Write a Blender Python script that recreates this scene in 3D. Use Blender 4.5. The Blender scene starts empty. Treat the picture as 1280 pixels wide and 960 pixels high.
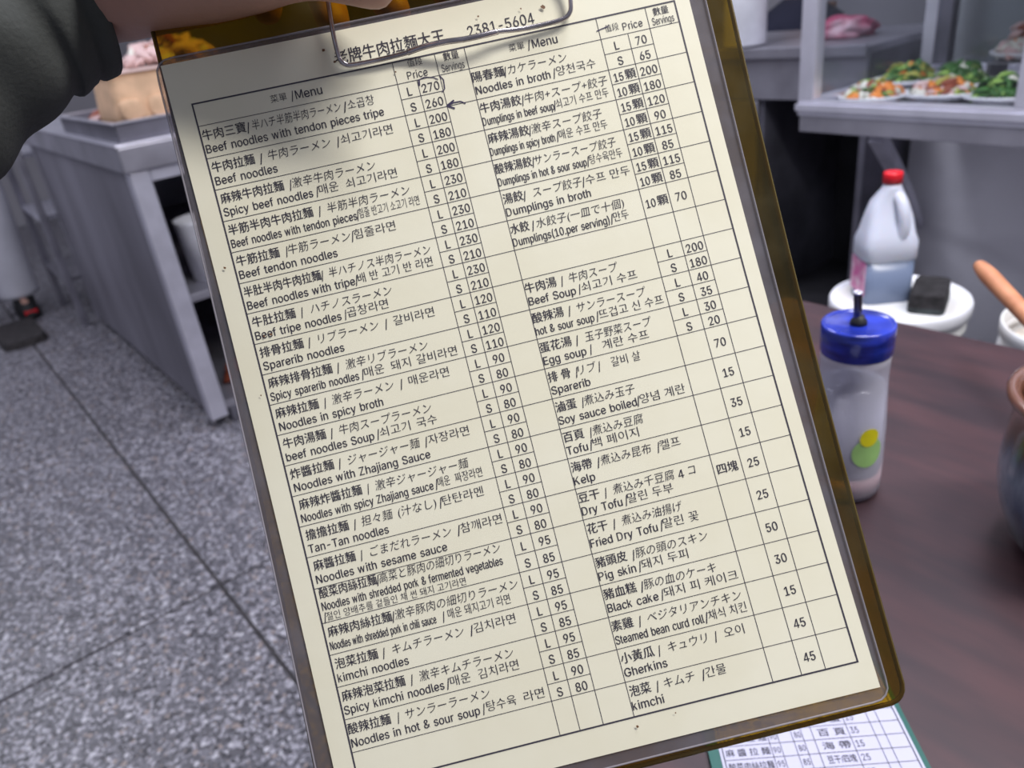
import bpy, bmesh, math, random
from math import sin, cos, pi, radians
from mathutils import Vector, Matrix, noise

SC = bpy.context.scene
COL = SC.collection
random.seed(7)

# ------------------------------------------------------------------ camera
H = 1.2
M = Matrix(((0.9912738905865707, -0.13181833651417163, 0.0),
            (-0.05953192370170893, -0.44768006623685114, 0.8922099015111536),
            (-0.11760962503867319, -0.8844243802908223, -0.451620960148505)))
CO = Vector((0, 0, H))
cd = bpy.data.cameras.new('camera')
cam = bpy.data.objects.new('camera', cd)
COL.objects.link(cam)
mw = Matrix.Identity(4)
for i in range(3):
    mw[i][0] = M[i][0]; mw[i][1] = -M[i][1]; mw[i][2] = -M[i][2]; mw[i][3] = CO[i]
cam.matrix_world = mw
cd.sensor_width = 36.0; cd.lens = 27.0
cd.clip_start = 0.01; cd.clip_end = 100
cd.dof.use_dof = True; cd.dof.focus_distance = 0.292; cd.dof.aperture_fstop = 13.0
SC.camera = cam

# ------------------------------------------------------------------ world and lights
w = bpy.data.worlds.new('world'); SC.world = w; w.use_nodes = True
w.node_tree.nodes['Background'].inputs[0].default_value = (0.80, 0.83, 1.0, 1)
w.node_tree.nodes['Background'].inputs[1].default_value = 0.26

def area(name, loc, target, sx, sy, power, color):
    d = bpy.data.lights.new(name, 'AREA'); d.shape = 'RECTANGLE'; d.size = sx; d.size_y = sy
    d.energy = power; d.color = color
    o = bpy.data.objects.new(name, d); COL.objects.link(o); o.location = loc
    o.rotation_euler = (Vector(target) - Vector(loc)).to_track_quat('-Z', 'Y').to_euler()
    return o
area('ceiling_tube_over_menu', (0.95, 0.12, 2.45), (0.05, 0.3, 1.0), 0.22, 0.9, 38, (1.0, 0.97, 0.93))
area('ceiling_tube_room', (-1.6, 1.9, 2.6), (-1.6, 1.9, 0), 0.3, 1.5, 19, (0.86, 0.88, 1.0))
area('ceiling_tube_kitchen', (0.60, 0.85, 2.5), (1.3, 1.9, 0.5), 0.3, 1.2, 38, (0.86, 0.88, 1.0))
area('counter_fill_light', (0.35, 2.3, 2.6), (0.8, 2.5, 0.9), 0.3, 1.2, 26, (0.86, 0.88, 1.0))  # unseen fill lamp, added to brighten the white pipe and counter
area('ceiling_tube_far', (-3.2, 3.4, 2.7), (-3.2, 3.4, 0), 0.3, 1.5, 30, (0.88, 0.9, 1.0))

SC.view_settings.view_transform = 'Standard'
SC.view_settings.look = 'None'
SC.view_settings.gamma = 1
SC.view_settings.use_curve_mapping = False
SC.view_settings.exposure = 0.0
SC.cycles.use_denoising = True
SC.cycles.transparent_max_bounces = 16

# ------------------------------------------------------------------ frames
ANG = radians(-53.5)
AX = Vector((cos(ANG), sin(ANG), 0)); BX = Vector((-sin(ANG), cos(ANG), 0))
RZ = ANG
def RC(a, b, z=0.0):            # room frame (walls, cabinets, table share it) -> world
    return AX * a + BX * b + Vector((0, 0, z))

RS = Matrix(((0.0, 0.0, 0.0),) * 3)
_w = Vector((-0.046458, -0.032242, -0.246051)); _t = _w.length
RS = Matrix.Rotation(_t, 3, _w / _t)
TS = Vector((-0.120393, -0.104583, 0.297375))
def bend(u, v):
    a = (u - .095) / .1; b = (v - .13) / .13
    return .01 * (-0.106906 * a * a - 0.456749 * b * b - 0.347316 * a * b)
def S(u, v, h=0.0):             # the menu's own surface (metres from its table corner, h above it) -> world
    x = RS.col[0] * u + RS.col[1] * v + RS.col[2] * (bend(u, v) - h) + TS
    return M @ x + CO
def P(px, py, d):               # hand joints, d metres in front of the lens
    return M @ Vector(((px - 640) / 960 * d, (py - 480) / 960 * d, d)) + CO

# ------------------------------------------------------------------ materials
def mat(name, color, rough=0.5, metal=0.0, var=0.0, scale=20.0, bump=0.0, bscale=None, color2=None,
        trans=0.0, ior=1.45, spec=0.5, sub=0.0, stretch=None, coat=0.0, alpha=1.0, detail=4.0, ramp=(0.35, 0.65)):
    m = bpy.data.materials.new(name); m.use_nodes = True
    nt = m.node_tree; b = nt.nodes['Principled BSDF']
    c = tuple(color) + (1,)
    b.inputs['Base Color'].default_value = c
    b.inputs['Roughness'].default_value = rough; b.inputs['Metallic'].default_value = metal
    b.inputs['Transmission Weight'].default_value = trans; b.inputs['IOR'].default_value = ior
    b.inputs['Specular IOR Level'].default_value = spec
    b.inputs['Coat Weight'].default_value = coat; b.inputs['Coat Roughness'].default_value = 0.1
    b.inputs['Alpha'].default_value = alpha
    if sub:
        b.inputs['Subsurface Weight'].default_value = sub
        b.inputs['Subsurface Radius'].default_value = (0.012, 0.005, 0.003)
        b.inputs['Subsurface Scale'].default_value = 1.0
    tc = nt.nodes.new('ShaderNodeTexCoord'); vec = tc.outputs['Object']
    if stretch:
        mp = nt.nodes.new('ShaderNodeMapping'); mp.inputs['Scale'].default_value = stretch
        nt.links.new(vec, mp.inputs[0]); vec = mp.outputs[0]
    if var or color2:
        n = nt.nodes.new('ShaderNodeTexNoise'); n.inputs['Scale'].default_value = scale; n.inputs['Detail'].default_value = detail
        nt.links.new(vec, n.inputs['Vector'])
        r = nt.nodes.new('ShaderNodeValToRGB')
        c2 = tuple(color2) + (1,) if color2 else tuple(min(1, x * (1 + var)) for x in color) + (1,)
        c1 = c if color2 else tuple(x * (1 - var) for x in color) + (1,)
        r.color_ramp.elements[0].color = c1; r.color_ramp.elements[1].color = c2
        r.color_ramp.elements[0].position = ramp[0]; r.color_ramp.elements[1].position = ramp[1]
        nt.links.new(n.outputs[0], r.inputs[0]); nt.links.new(r.outputs[0], b.inputs['Base Color'])
    if bump:
        n2 = nt.nodes.new('ShaderNodeTexNoise'); n2.inputs['Scale'].default_value = bscale or scale * 3
        nt.links.new(vec, n2.inputs['Vector'])
        bp = nt.nodes.new('ShaderNodeBump'); bp.inputs['Strength'].default_value = bump; bp.inputs['Distance'].default_value = 0.002
        nt.links.new(n2.outputs[0], bp.inputs['Height']); nt.links.new(bp.outputs[0], b.inputs['Normal'])
    return m

def film(name, tint, alpha_fac, diff, rough=0.25, speck=0.0):
    """thin clear plastic: tinted see-through + a little surface body and gloss"""
    m = bpy.data.materials.new(name); m.use_nodes = True
    nt = m.node_tree; nt.nodes.clear()
    out = nt.nodes.new('ShaderNodeOutputMaterial')
    tr = nt.nodes.new('ShaderNodeBsdfTransparent'); tr.inputs[0].default_value = tuple(tint) + (1,)
    pb = nt.nodes.new('ShaderNodeBsdfPrincipled'); pb.inputs['Base Color'].default_value = tuple(diff) + (1,)
    pb.inputs['Roughness'].default_value = rough
    mx = nt.nodes.new('ShaderNodeMixShader'); mx.inputs[0].default_value = alpha_fac
    if speck:
        tc = nt.nodes.new('ShaderNodeTexCoord')
        n = nt.nodes.new('ShaderNodeTexNoise'); n.inputs['Scale'].default_value = 55; n.inputs['Detail'].default_value = 8
        nt.links.new(tc.outputs['Object'], n.inputs['Vector'])
        mr = nt.nodes.new('ShaderNodeMapRange'); mr.inputs[1].default_value = 0.45; mr.inputs[2].default_value = 0.8
        mr.inputs[3].default_value = alpha_fac; mr.inputs[4].default_value = min(1, alpha_fac + speck)
        nt.links.new(n.outputs[0], mr.inputs[0]); nt.links.new(mr.outputs[0], mx.inputs[0])
    nt.links.new(tr.outputs[0], mx.inputs[1]); nt.links.new(pb.outputs[0], mx.inputs[2])
    nt.links.new(mx.outputs[0], out.inputs[0])
    return m

def glass_pane(name, tint=(0.86, 0.88, 0.9), fac=0.10):
    m = bpy.data.materials.new(name); m.use_nodes = True
    nt = m.node_tree; nt.nodes.clear()
    out = nt.nodes.new('ShaderNodeOutputMaterial')
    tr = nt.nodes.new('ShaderNodeBsdfTransparent'); tr.inputs[0].default_value = tuple(tint) + (1,)
    gl = nt.nodes.new('ShaderNodeBsdfGlossy'); gl.inputs['Roughness'].default_value = 0.12
    mx = nt.nodes.new('ShaderNodeMixShader'); mx.inputs[0].default_value = fac
    nt.links.new(tr.outputs[0], mx.inputs[1]); nt.links.new(gl.outputs[0], mx.inputs[2])
    nt.links.new(mx.outputs[0], out.inputs[0])
    return m

STEEL = mat('brushed_steel', (0.36, 0.35, 0.40), rough=0.42, metal=0.75, var=0.18, scale=6, bump=0.05, bscale=60)
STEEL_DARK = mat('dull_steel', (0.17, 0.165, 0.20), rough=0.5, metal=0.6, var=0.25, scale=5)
STEEL_LIGHT = mat('aluminium', (0.68, 0.67, 0.76), rough=0.35, metal=0.7, var=0.08, scale=12)
CHROME = mat('clip_wire_metal', (0.50, 0.46, 0.48), rough=0.20, metal=1.0, var=0.35, scale=90)
DARK = mat('dark_paint_and_shade', (0.028, 0.027, 0.032), rough=0.7, var=0.2, scale=8)
WALLM = mat('wall_paint', (0.30, 0.29, 0.32), rough=0.8, var=0.08, scale=2)
WALLS = mat('steel_wall_sheet', (0.66, 0.65, 0.70), rough=0.6, metal=0.1, var=0.22, scale=2.2)
PAPER = mat('cream_paper', (0.80, 0.765, 0.60), rough=0.55, color2=(0.83, 0.80, 0.645), scale=30, spec=0.3)
INK = mat('black_ink', (0.018, 0.014, 0.03), rough=0.5)
INK_THIN = mat('thin_black_ink', (0.035, 0.03, 0.05), rough=0.5)
PEN = mat('ballpoint_ink', (0.03, 0.02, 0.07), rough=0.4)
FILMF = film('clear_laminate', (0.99, 0.99, 0.99), 0.03, (0.6, 0.6, 0.65), 0.2)
FILMB = film('laminate_margin', (0.90, 0.87, 0.86), 0.22, (0.22, 0.21, 0.25), 0.35, speck=0.25)
AMBER = film('amber_acrylic', (0.66, 0.50, 0.09), 0.18, (0.105, 0.088, 0.045), 0.25, speck=0.22)
SKIN = mat('skin', (0.44, 0.25, 0.20), rough=0.5, var=0.10, scale=25, sub=0.15, bump=0.15, bscale=260)
CLOTH = mat('jacket_cloth', (0.046, 0.050, 0.049), rough=0.9, var=0.2, scale=12, bump=0.12, bscale=500)
WOOD = mat('table_laminate', (0.028, 0.015, 0.020), rough=0.48, color2=(0.056, 0.024, 0.028), scale=6, stretch=(1.1, 5, 1), bump=0.05, detail=9)
WHITEP = mat('white_plastic', (0.72, 0.72, 0.76), rough=0.4, var=0.08, scale=14)
WHITEB = mat('white_bucket_plastic', (0.70, 0.70, 0.70), rough=0.4, color2=(0.62, 0.52, 0.42), scale=7, ramp=(0.55, 0.85))
NAVY = mat('navy_cloth', (0.010, 0.011, 0.026), rough=0.9)
BLACK = mat('black_rubber', (0.012, 0.012, 0.014), rough=0.6)
RED = mat('red_plastic', (0.65, 0.01, 0.02), rough=0.4)

# ------------------------------------------------------------------ mesh helpers
def link(name, me, m=None, parent=None, smooth=False):
    o = bpy.data.objects.new(name, me); COL.objects.link(o)
    if m is not None:
        for x in (m if isinstance(m, (list, tuple)) else [m]): me.materials.append(x)
    if smooth:
        for p in me.polygons: p.use_smooth = True
    if parent: o.parent = parent
    return o
def obj(name, bm, m=None, parent=None, smooth=False):
    me = bpy.data.meshes.new(name); bmesh.ops.recalc_face_normals(bm, faces=bm.faces[:]); bm.to_mesh(me); bm.free()
    return link(name, me, m, parent, smooth)
def thing(name, label, cat, loc=(0, 0, 0), rz=0.0, group=None, kind=None):
    o = bpy.data.objects.new(name, None); COL.objects.link(o); o.empty_display_size = 0.05
    o.location = loc; o.rotation_euler = (0, 0, rz); o['label'] = label; o['category'] = cat
    if group: o['group'] = group
    if kind: o['kind'] = kind
    return o
def tag(o, label, cat, group=None, kind=None):
    o['label'] = label; o['category'] = cat
    if group: o['group'] = group
    if kind: o['kind'] = kind
    return o
def bx(bm, x0, x1, y0, y1, z0, z1, bev=0.0):
    r = bmesh.ops.create_cube(bm, size=1.0)
    vs = r['verts']
    for v in vs:
        v.co = Vector(((x0 + x1) / 2 + v.co.x * (x1 - x0), (y0 + y1) / 2 + v.co.y * (y1 - y0), (z0 + z1) / 2 + v.co.z * (z1 - z0)))
    if bev:
        es = list({e for v in vs for e in v.link_edges})
        bmesh.ops.bevel(bm, geom=es, offset=bev, segments=2, affect='EDGES', profile=0.6)
    return bm
def box(x0, x1, y0, y1, z0, z1, bev=0.0):
    return bx(bmesh.new(), x0, x1, y0, y1, z0, z1, bev)
def lathe(prof, seg=48, bm=None, cx=0, cy=0, cap=True):
    bm = bm or bmesh.new(); rings = []
    for r, z in prof:
        rings.append([bm.verts.new((cx + r * cos(2 * pi * k / seg), cy + r * sin(2 * pi * k / seg), z)) for k in range(seg)])
    for a, b in zip(rings, rings[1:]):
        for k in range(seg):
            bm.faces.new((a[k], a[(k + 1) % seg], b[(k + 1) % seg], b[k]))
    if cap:
        bm.faces.new(rings[0]); bm.faces.new(rings[-1])
    return bm
def tube(pts, r, seg=10, bm=None, cap=True):
    bm = bm or bmesh.new(); pts = [Vector(p) for p in pts]; n = len(pts)
    rs = r if isinstance(r, (list, tuple)) else [r] * n
    rings = []; up = None
    for i, p in enumerate(pts):
        t = (pts[min(i + 1, n - 1)] - pts[max(i - 1, 0)]).normalized()
        if up is None:
            up = t.orthogonal().normalized()
        up = (up - t * up.dot(t)).normalized(); sd = t.cross(up)
        rings.append([bm.verts.new(p + (up * cos(2 * pi * k / seg) + sd * sin(2 * pi * k / seg)) * rs[i]) for k in range(seg)])
    for a, b in zip(rings, rings[1:]):
        for k in range(seg):
            bm.faces.new((a[k], a[(k + 1) % seg], b[(k + 1) % seg], b[k]))
    if cap:
        bm.faces.new(rings[0]); bm.faces.new(rings[-1])
    return bm
def smooth_path(pts, n=6):
    pts = [Vector(p) for p in pts]; out = []
    for i in range(len(pts) - 1):
        p0 = pts[max(i - 1, 0)]; p1 = pts[i]; p2 = pts[i + 1]; p3 = pts[min(i + 2, len(pts) - 1)]
        for k in range(n):
            t = k / n
            out.append(0.5 * ((2 * p1) + (p2 - p0) * t + (2 * p0 - 5 * p1 + 4 * p2 - p3) * t * t + (3 * p1 - p0 - 3 * p2 + p3) * t ** 3))
    out.append(pts[-1]); return out
def skin_body(name, chains, m, parent=None, sub=2, root=0):
    """chains: list of lists of (key, Vector, radius); equal keys are the same joint -> one continuous surface"""
    idx = {}; vs = []; rad = []; ed = []
    for ch in chains:
        prev = None
        for key, co, r in ch:
            if key not in idx:
                idx[key] = len(vs); vs.append(Vector(co)); rad.append(r)
            i = idx[key]
            if prev is not None and (prev, i) not in ed: ed.append((prev, i))
            prev = i
    me = bpy.data.meshes.new(name); me.from_pydata(vs, ed, [])
    o = link(name, me)
    sk = o.modifiers.new('skin', 'SKIN')
    for i, v in enumerate(me.skin_vertices[0].data):
        rr = rad[i]; v.radius = rr if isinstance(rr, tuple) else (rr, rr); v.use_root = (i == root)
    sk.use_smooth_shade = True
    sd = o.modifiers.new('sub', 'SUBSURF'); sd.levels = sub; sd.render_levels = sub
    dg = bpy.context.evaluated_depsgraph_get(); dg.update()
    me2 = bpy.data.meshes.new_from_object(o.evaluated_get(dg))
    o.modifiers.clear(); o.data = me2; me2.name = name
    me2.materials.clear(); me2.materials.append(m)
    for p in me2.polygons: p.use_smooth = True; p.material_index = 0
    if parent: o.parent = parent
    return o

# ================================================================== THE SETTING
TILE = bpy.data.materials.new('terrazzo'); TILE.use_nodes = True
nt = TILE.node_tree; pb = nt.nodes['Principled BSDF']; pb.inputs['Roughness'].default_value = 0.42
tc = nt.nodes.new('ShaderNodeTexCoord')
base = None
def vor(scale, thr, ramp_cols):
    v = nt.nodes.new('ShaderNodeTexVoronoi'); v.inputs['Scale'].default_value = scale; v.inputs['Randomness'].default_value = 1
    nt.links.new(geo.outputs['Position'], v.inputs['Vector'])
    lt = nt.nodes.new('ShaderNodeMath'); lt.operation = 'LESS_THAN'; lt.inputs[1].default_value = thr
    nt.links.new(v.outputs['Distance'], lt.inputs[0])
    sp = nt.nodes.new('ShaderNodeSeparateColor'); nt.links.new(v.outputs['Color'], sp.inputs[0])
    r = nt.nodes.new('ShaderNodeValToRGB'); r.color_ramp.interpolation = 'CONSTANT'
    el = r.color_ramp.elements
    while len(el) < len(ramp_cols): el.new(0.5)
    for e, (p, c) in zip(el, ramp_cols): e.position = p; e.color = tuple(c) + (1,)
    nt.links.new(sp.outputs[0], r.inputs[0])
    return lt, r
geo = nt.nodes.new('ShaderNodeNewGeometry')
cols = [(0.0, (0.085, 0.081, 0.096)), (0.25, (0.15, 0.146, 0.172)), (0.48, (0.035, 0.033, 0.042)), (0.66, (0.36, 0.35, 0.40)), (0.90, (0.27, 0.22, 0.21)), (0.95, (0.5, 0.49, 0.54))]
prev = None
nn = nt.nodes.new('ShaderNodeTexNoise'); nn.inputs['Scale'].default_value = 1.4; nn.inputs['Detail'].default_value = 5
nt.links.new(geo.outputs['Position'], nn.inputs['Vector'])
rr = nt.nodes.new('ShaderNodeValToRGB'); rr.color_ramp.elements[0].color = (0.07, 0.067, 0.08, 1); rr.color_ramp.elements[1].color = (0.12, 0.116, 0.14, 1)
nt.links.new(nn.outputs[0], rr.inputs[0]); prev = rr.outputs[0]
for sc, th in ((190, 0.55), (95, 0.50), (55, 0.34)):
    lt, r = vor(sc, th, cols)
    mx = nt.nodes.new('ShaderNodeMix'); mx.data_type = 'RGBA'
    nt.links.new(lt.outputs[0], mx.inputs[0]); nt.links.new(prev, mx.inputs[6]); nt.links.new(r.outputs[0], mx.inputs[7])
    prev = mx.outputs[2]
nt.links.new(prev, pb.inputs['Base Color'])

A_MIN, A_MAX, B_MIN, B_MAX = -7.3, 1.6, -1.6, 4.2
GROUT = mat('dark_floor_joint', (0.05, 0.046, 0.05), rough=0.9, var=0.3, scale=15)
floor = obj('floor', box(A_MIN, A_MAX, B_MIN, B_MAX, -0.10, -0.006), GROUT)
floor.rotation_euler = (0, 0, RZ); floor['kind'] = 'structure'; floor['label'] = 'grey speckled terrazzo floor with dark joints'
TA, TB, J = 1.11, 1.0, 0.009
def tile_mesh(wa, wb):
    me = bpy.data.meshes.new('tile'); b = box(-wa / 2 + J / 2, wa / 2 - J / 2, -wb / 2 + J / 2, wb / 2 - J / 2, -0.03, 0.0, 0.003); b.to_mesh(me); b.free()
    me.materials.append(TILE); return me
def axis_cells(lo, hi, step, origin):
    c = []; k = math.floor((lo - origin) / step)
    x = origin + k * step
    while x < hi - 1e-6:
        c.append((max(x, lo), min(x + step, hi))); x += step
    return c
cache = {}
for (a0, a1) in axis_cells(A_MIN, A_MAX, TA, -1.665):
    for (b0, b1) in axis_cells(B_MIN, B_MAX, TB, 0.272):
        if a1 - a0 < 0.03 or b1 - b0 < 0.03: continue
        key = (round(a1 - a0, 3), round(b1 - b0, 3))
        if key not in cache: cache[key] = tile_mesh(*key)
        o = bpy.data.objects.new('tile', cache[key]); COL.objects.link(o)
        o.parent = floor; o.location = ((a0 + a1) / 2, (b0 + b1) / 2, random.uniform(-0.0006, 0.0006))

def wall(name, a0, a1, b0, b1, z1, m):
    o = obj(name, box(a0, a1, b0, b1, -0.01, z1), m); o.rotation_euler = (0, 0, RZ); o['kind'] = 'structure'; return o
wall('wall_back', -7.3, -1.0, 4.2, 4.3, 2.8, WALLM)
wall('wall_left', -7.4, -7.3, -1.6, 4.3, 2.8, WALLM)
wall('wall_kitchen', -1.12, 1.6, 2.46, 2.56, 2.8, WALLS)

# ================================================================== LAMINATED MENU
menu = thing('laminated_menu', 'cream laminated noodle menu sheet, printed table of dishes and prices, under the wire clip', 'menu', S(.095, .277))
MI = Matrix.Translation(-menu.location)
def onmenu(name, verts, faces, m, parent=None, smooth=False):
    me = bpy.data.meshes.new(name); me.from_pydata([MI @ S(*v) for v in verts], [], faces); me.update()
    return link(name, me, m, parent or menu, smooth)

def slab(name, outline_fn, nu, nv, h0, h1, m, parent, smooth=False):
    """bent sheet of real thickness; outline_fn(s,t) -> (u,v)"""
    vs = []; fs = []
    for side, h in ((0, h0), (1, h1)):
        for j in range(nv + 1):
            for i in range(nu + 1):
                u, v = outline_fn(i / nu, j / nv); vs.append((u, v, h))
    n = (nu + 1) * (nv + 1); g = lambda s, i, j: s * n + j * (nu + 1) + i
    for j in range(nv):
        for i in range(nu):
            fs.append((g(0, i, j), g(0, i + 1, j), g(0, i + 1, j + 1), g(0, i, j + 1)))
            fs.append((g(1, i, j), g(1, i, j + 1), g(1, i + 1, j + 1), g(1, i + 1, j)))
    for i in range(nu):
        fs.append((g(0, i, 0), g(1, i, 0), g(1, i + 1, 0), g(0, i + 1, 0)))
        fs.append((g(0, i, nv), g(0, i + 1, nv), g(1, i + 1, nv), g(1, i, nv)))
    for j in range(nv):
        fs.append((g(0, 0, j), g(0, 0, j + 1), g(1, 0, j + 1), g(1, 0, j)))
        fs.append((g(0, nu, j), g(1, nu, j), g(1, nu, j + 1), g(0, nu, j + 1)))
    return vs, fs
def quadfn(tl, tr, bl, br, r=0.0, wd=.2, ht=.3, rs='1111'):
    """bilinear quad with rounded corners (rs: tl tr bl br)"""
    def f(s, t):
        # ease the parameters so rows crowd to the corners, then pull corners in
        u = tl[0] * (1 - s) * (1 - t) + tr[0] * s * (1 - t) + bl[0] * (1 - s) * t + br[0] * s * t
        v = tl[1] * (1 - s) * (1 - t) + tr[1] * s * (1 - t) + bl[1] * (1 - s) * t + br[1] * s * t
        if r:
            dx = min(s, 1 - s) * wd; dy = min(t, 1 - t) * ht
            k = (0 if s < .5 else 1) + (0 if t < .5 else 2)
            if rs[k] == '1' and dx < r and dy < r:
                cx = r - dx; cy = r - dy; q = max(cx, cy); L = math.hypot(cx, cy)
                if L > 1e-9:
                    sc = q / L; cx2 = cx * sc; cy2 = cy * sc
                    u += (cx - cx2) * (1 if s < .5 else -1); v += (cy - cy2) * (1 if t < .5 else -1)
        return u, v
    return f
pf = quadfn((-.0075, -.0160), (.1960, -.0160), (-.0078, .2726), (.1952, .2726))
vs, fs = slab('paper', pf, 26, 36, -.0003, 0.0, PAPER, menu); onmenu('paper', vs, fs, PAPER, smooth=False)
lf = quadfn((-.0095, -.0182), (.2026, -.0182), (-.0148, .2773), (.1979, .2773), r=.0055, wd=.212, ht=.296)
vs, fs = slab('laminate', lf, 80, 110, -.0009, -.0005, FILMB, menu); onmenu('laminate_margin', vs, fs, FILMB)
lf2 = lambda s, t: lf(s, t)
vs = []; fs = []
NU, NV = 60, 80
for j in range(NV + 1):
    for i in range(NU + 1): u, v = lf(i / NU, j / NV); vs.append((u, v, .0006))
for j in range(NV):
    for i in range(NU):
        k = j * (NU + 1) + i; fs.append((k, k + 1, k + NU + 2, k + NU + 1))
onmenu('clear_film', vs, fs, FILMF)
# welded rim of the pouch, a raised clear bead
rim = []
for i in range(0, 61): rim.append(lf(i / 60, 1.0))
for j in range(79, -1, -1): rim.append(lf(1.0, j / 80))
for i in range(59, -1, -1): rim.append(lf(i / 60, 0.0))
for j in range(1, 80): rim.append(lf(0.0, j / 80))
RIM = film('film_edge', (0.9, 0.9, 0.92), 0.55, (0.34, 0.32, 0.36), 0.25)
b = tube([MI @ S(u, v, -.0001) for u, v in rim], 0.00038, 6); obj('film_edge', b, RIM, menu, True)

# ruled table
U = [0, 7656, 8422, 9312, 10490, 15792, 16885, 17792, 19000]
V = [0, 846, 2075, 3279, 4493, 5700, 6901, 8082, 9266, 10459, 11640, 12823, 14013, 15203, 16384, 17567, 18771, 20085, 21295, 22503, 23715, 24934, 26210]
U = [x * 1e-5 for x in U]; V = [x * 1e-5 for x in V]
def strip(vs, fs, p, q, wd, h=.00012):
    n = max(2, int(math.hypot(q[0] - p[0], q[1] - p[1]) / .008)); dx = q[0] - p[0]; dy = q[1] - p[1]; L = math.hypot(dx, dy)
    nx, ny = -dy / L * wd / 2, dx / L * wd / 2; k0 = len(vs)
    for i in range(n + 1):
        t = i / n; x = p[0] + dx * t; y = p[1] + dy * t
        vs.append((x + nx, y + ny, h)); vs.append((x - nx, y - ny, h))
    for i in range(n):
        k = k0 + 2 * i; fs.append((k, k + 1, k + 3, k + 2))
vs, fs = [], []
TH, OUT = .00022, .00058
e = OUT / 2
for p, q in (((0 - e, 0), (U[8] + e, 0)), ((0 - e, V[22]), (U[8] + e, V[22])), ((0, 0), (0, V[22])), ((U[8], 0), (U[8], V[22]))): strip(vs, fs, p, q, OUT)
for i in range(1, 22): strip(vs, fs, (0, V[i]), (U[8], V[i]), TH)
for k in (1, 3, 4, 5, 7): strip(vs, fs, (U[k], 0), (U[k], V[22]), TH)
for k in (2, 6): strip(vs, fs, (U[k], V[1]), (U[k], V[22]), TH)
for i in range(1, 21):
    mid = (V[i] + V[i + 1]) / 2; strip(vs, fs, (U[1], mid), (U[3], mid), TH)
    if i <= 5 or i in (8, 9, 10): strip(vs, fs, (U[5], mid), (U[7], mid), TH)
onmenu('ruled_table', vs, fs, INK_THIN)

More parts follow.
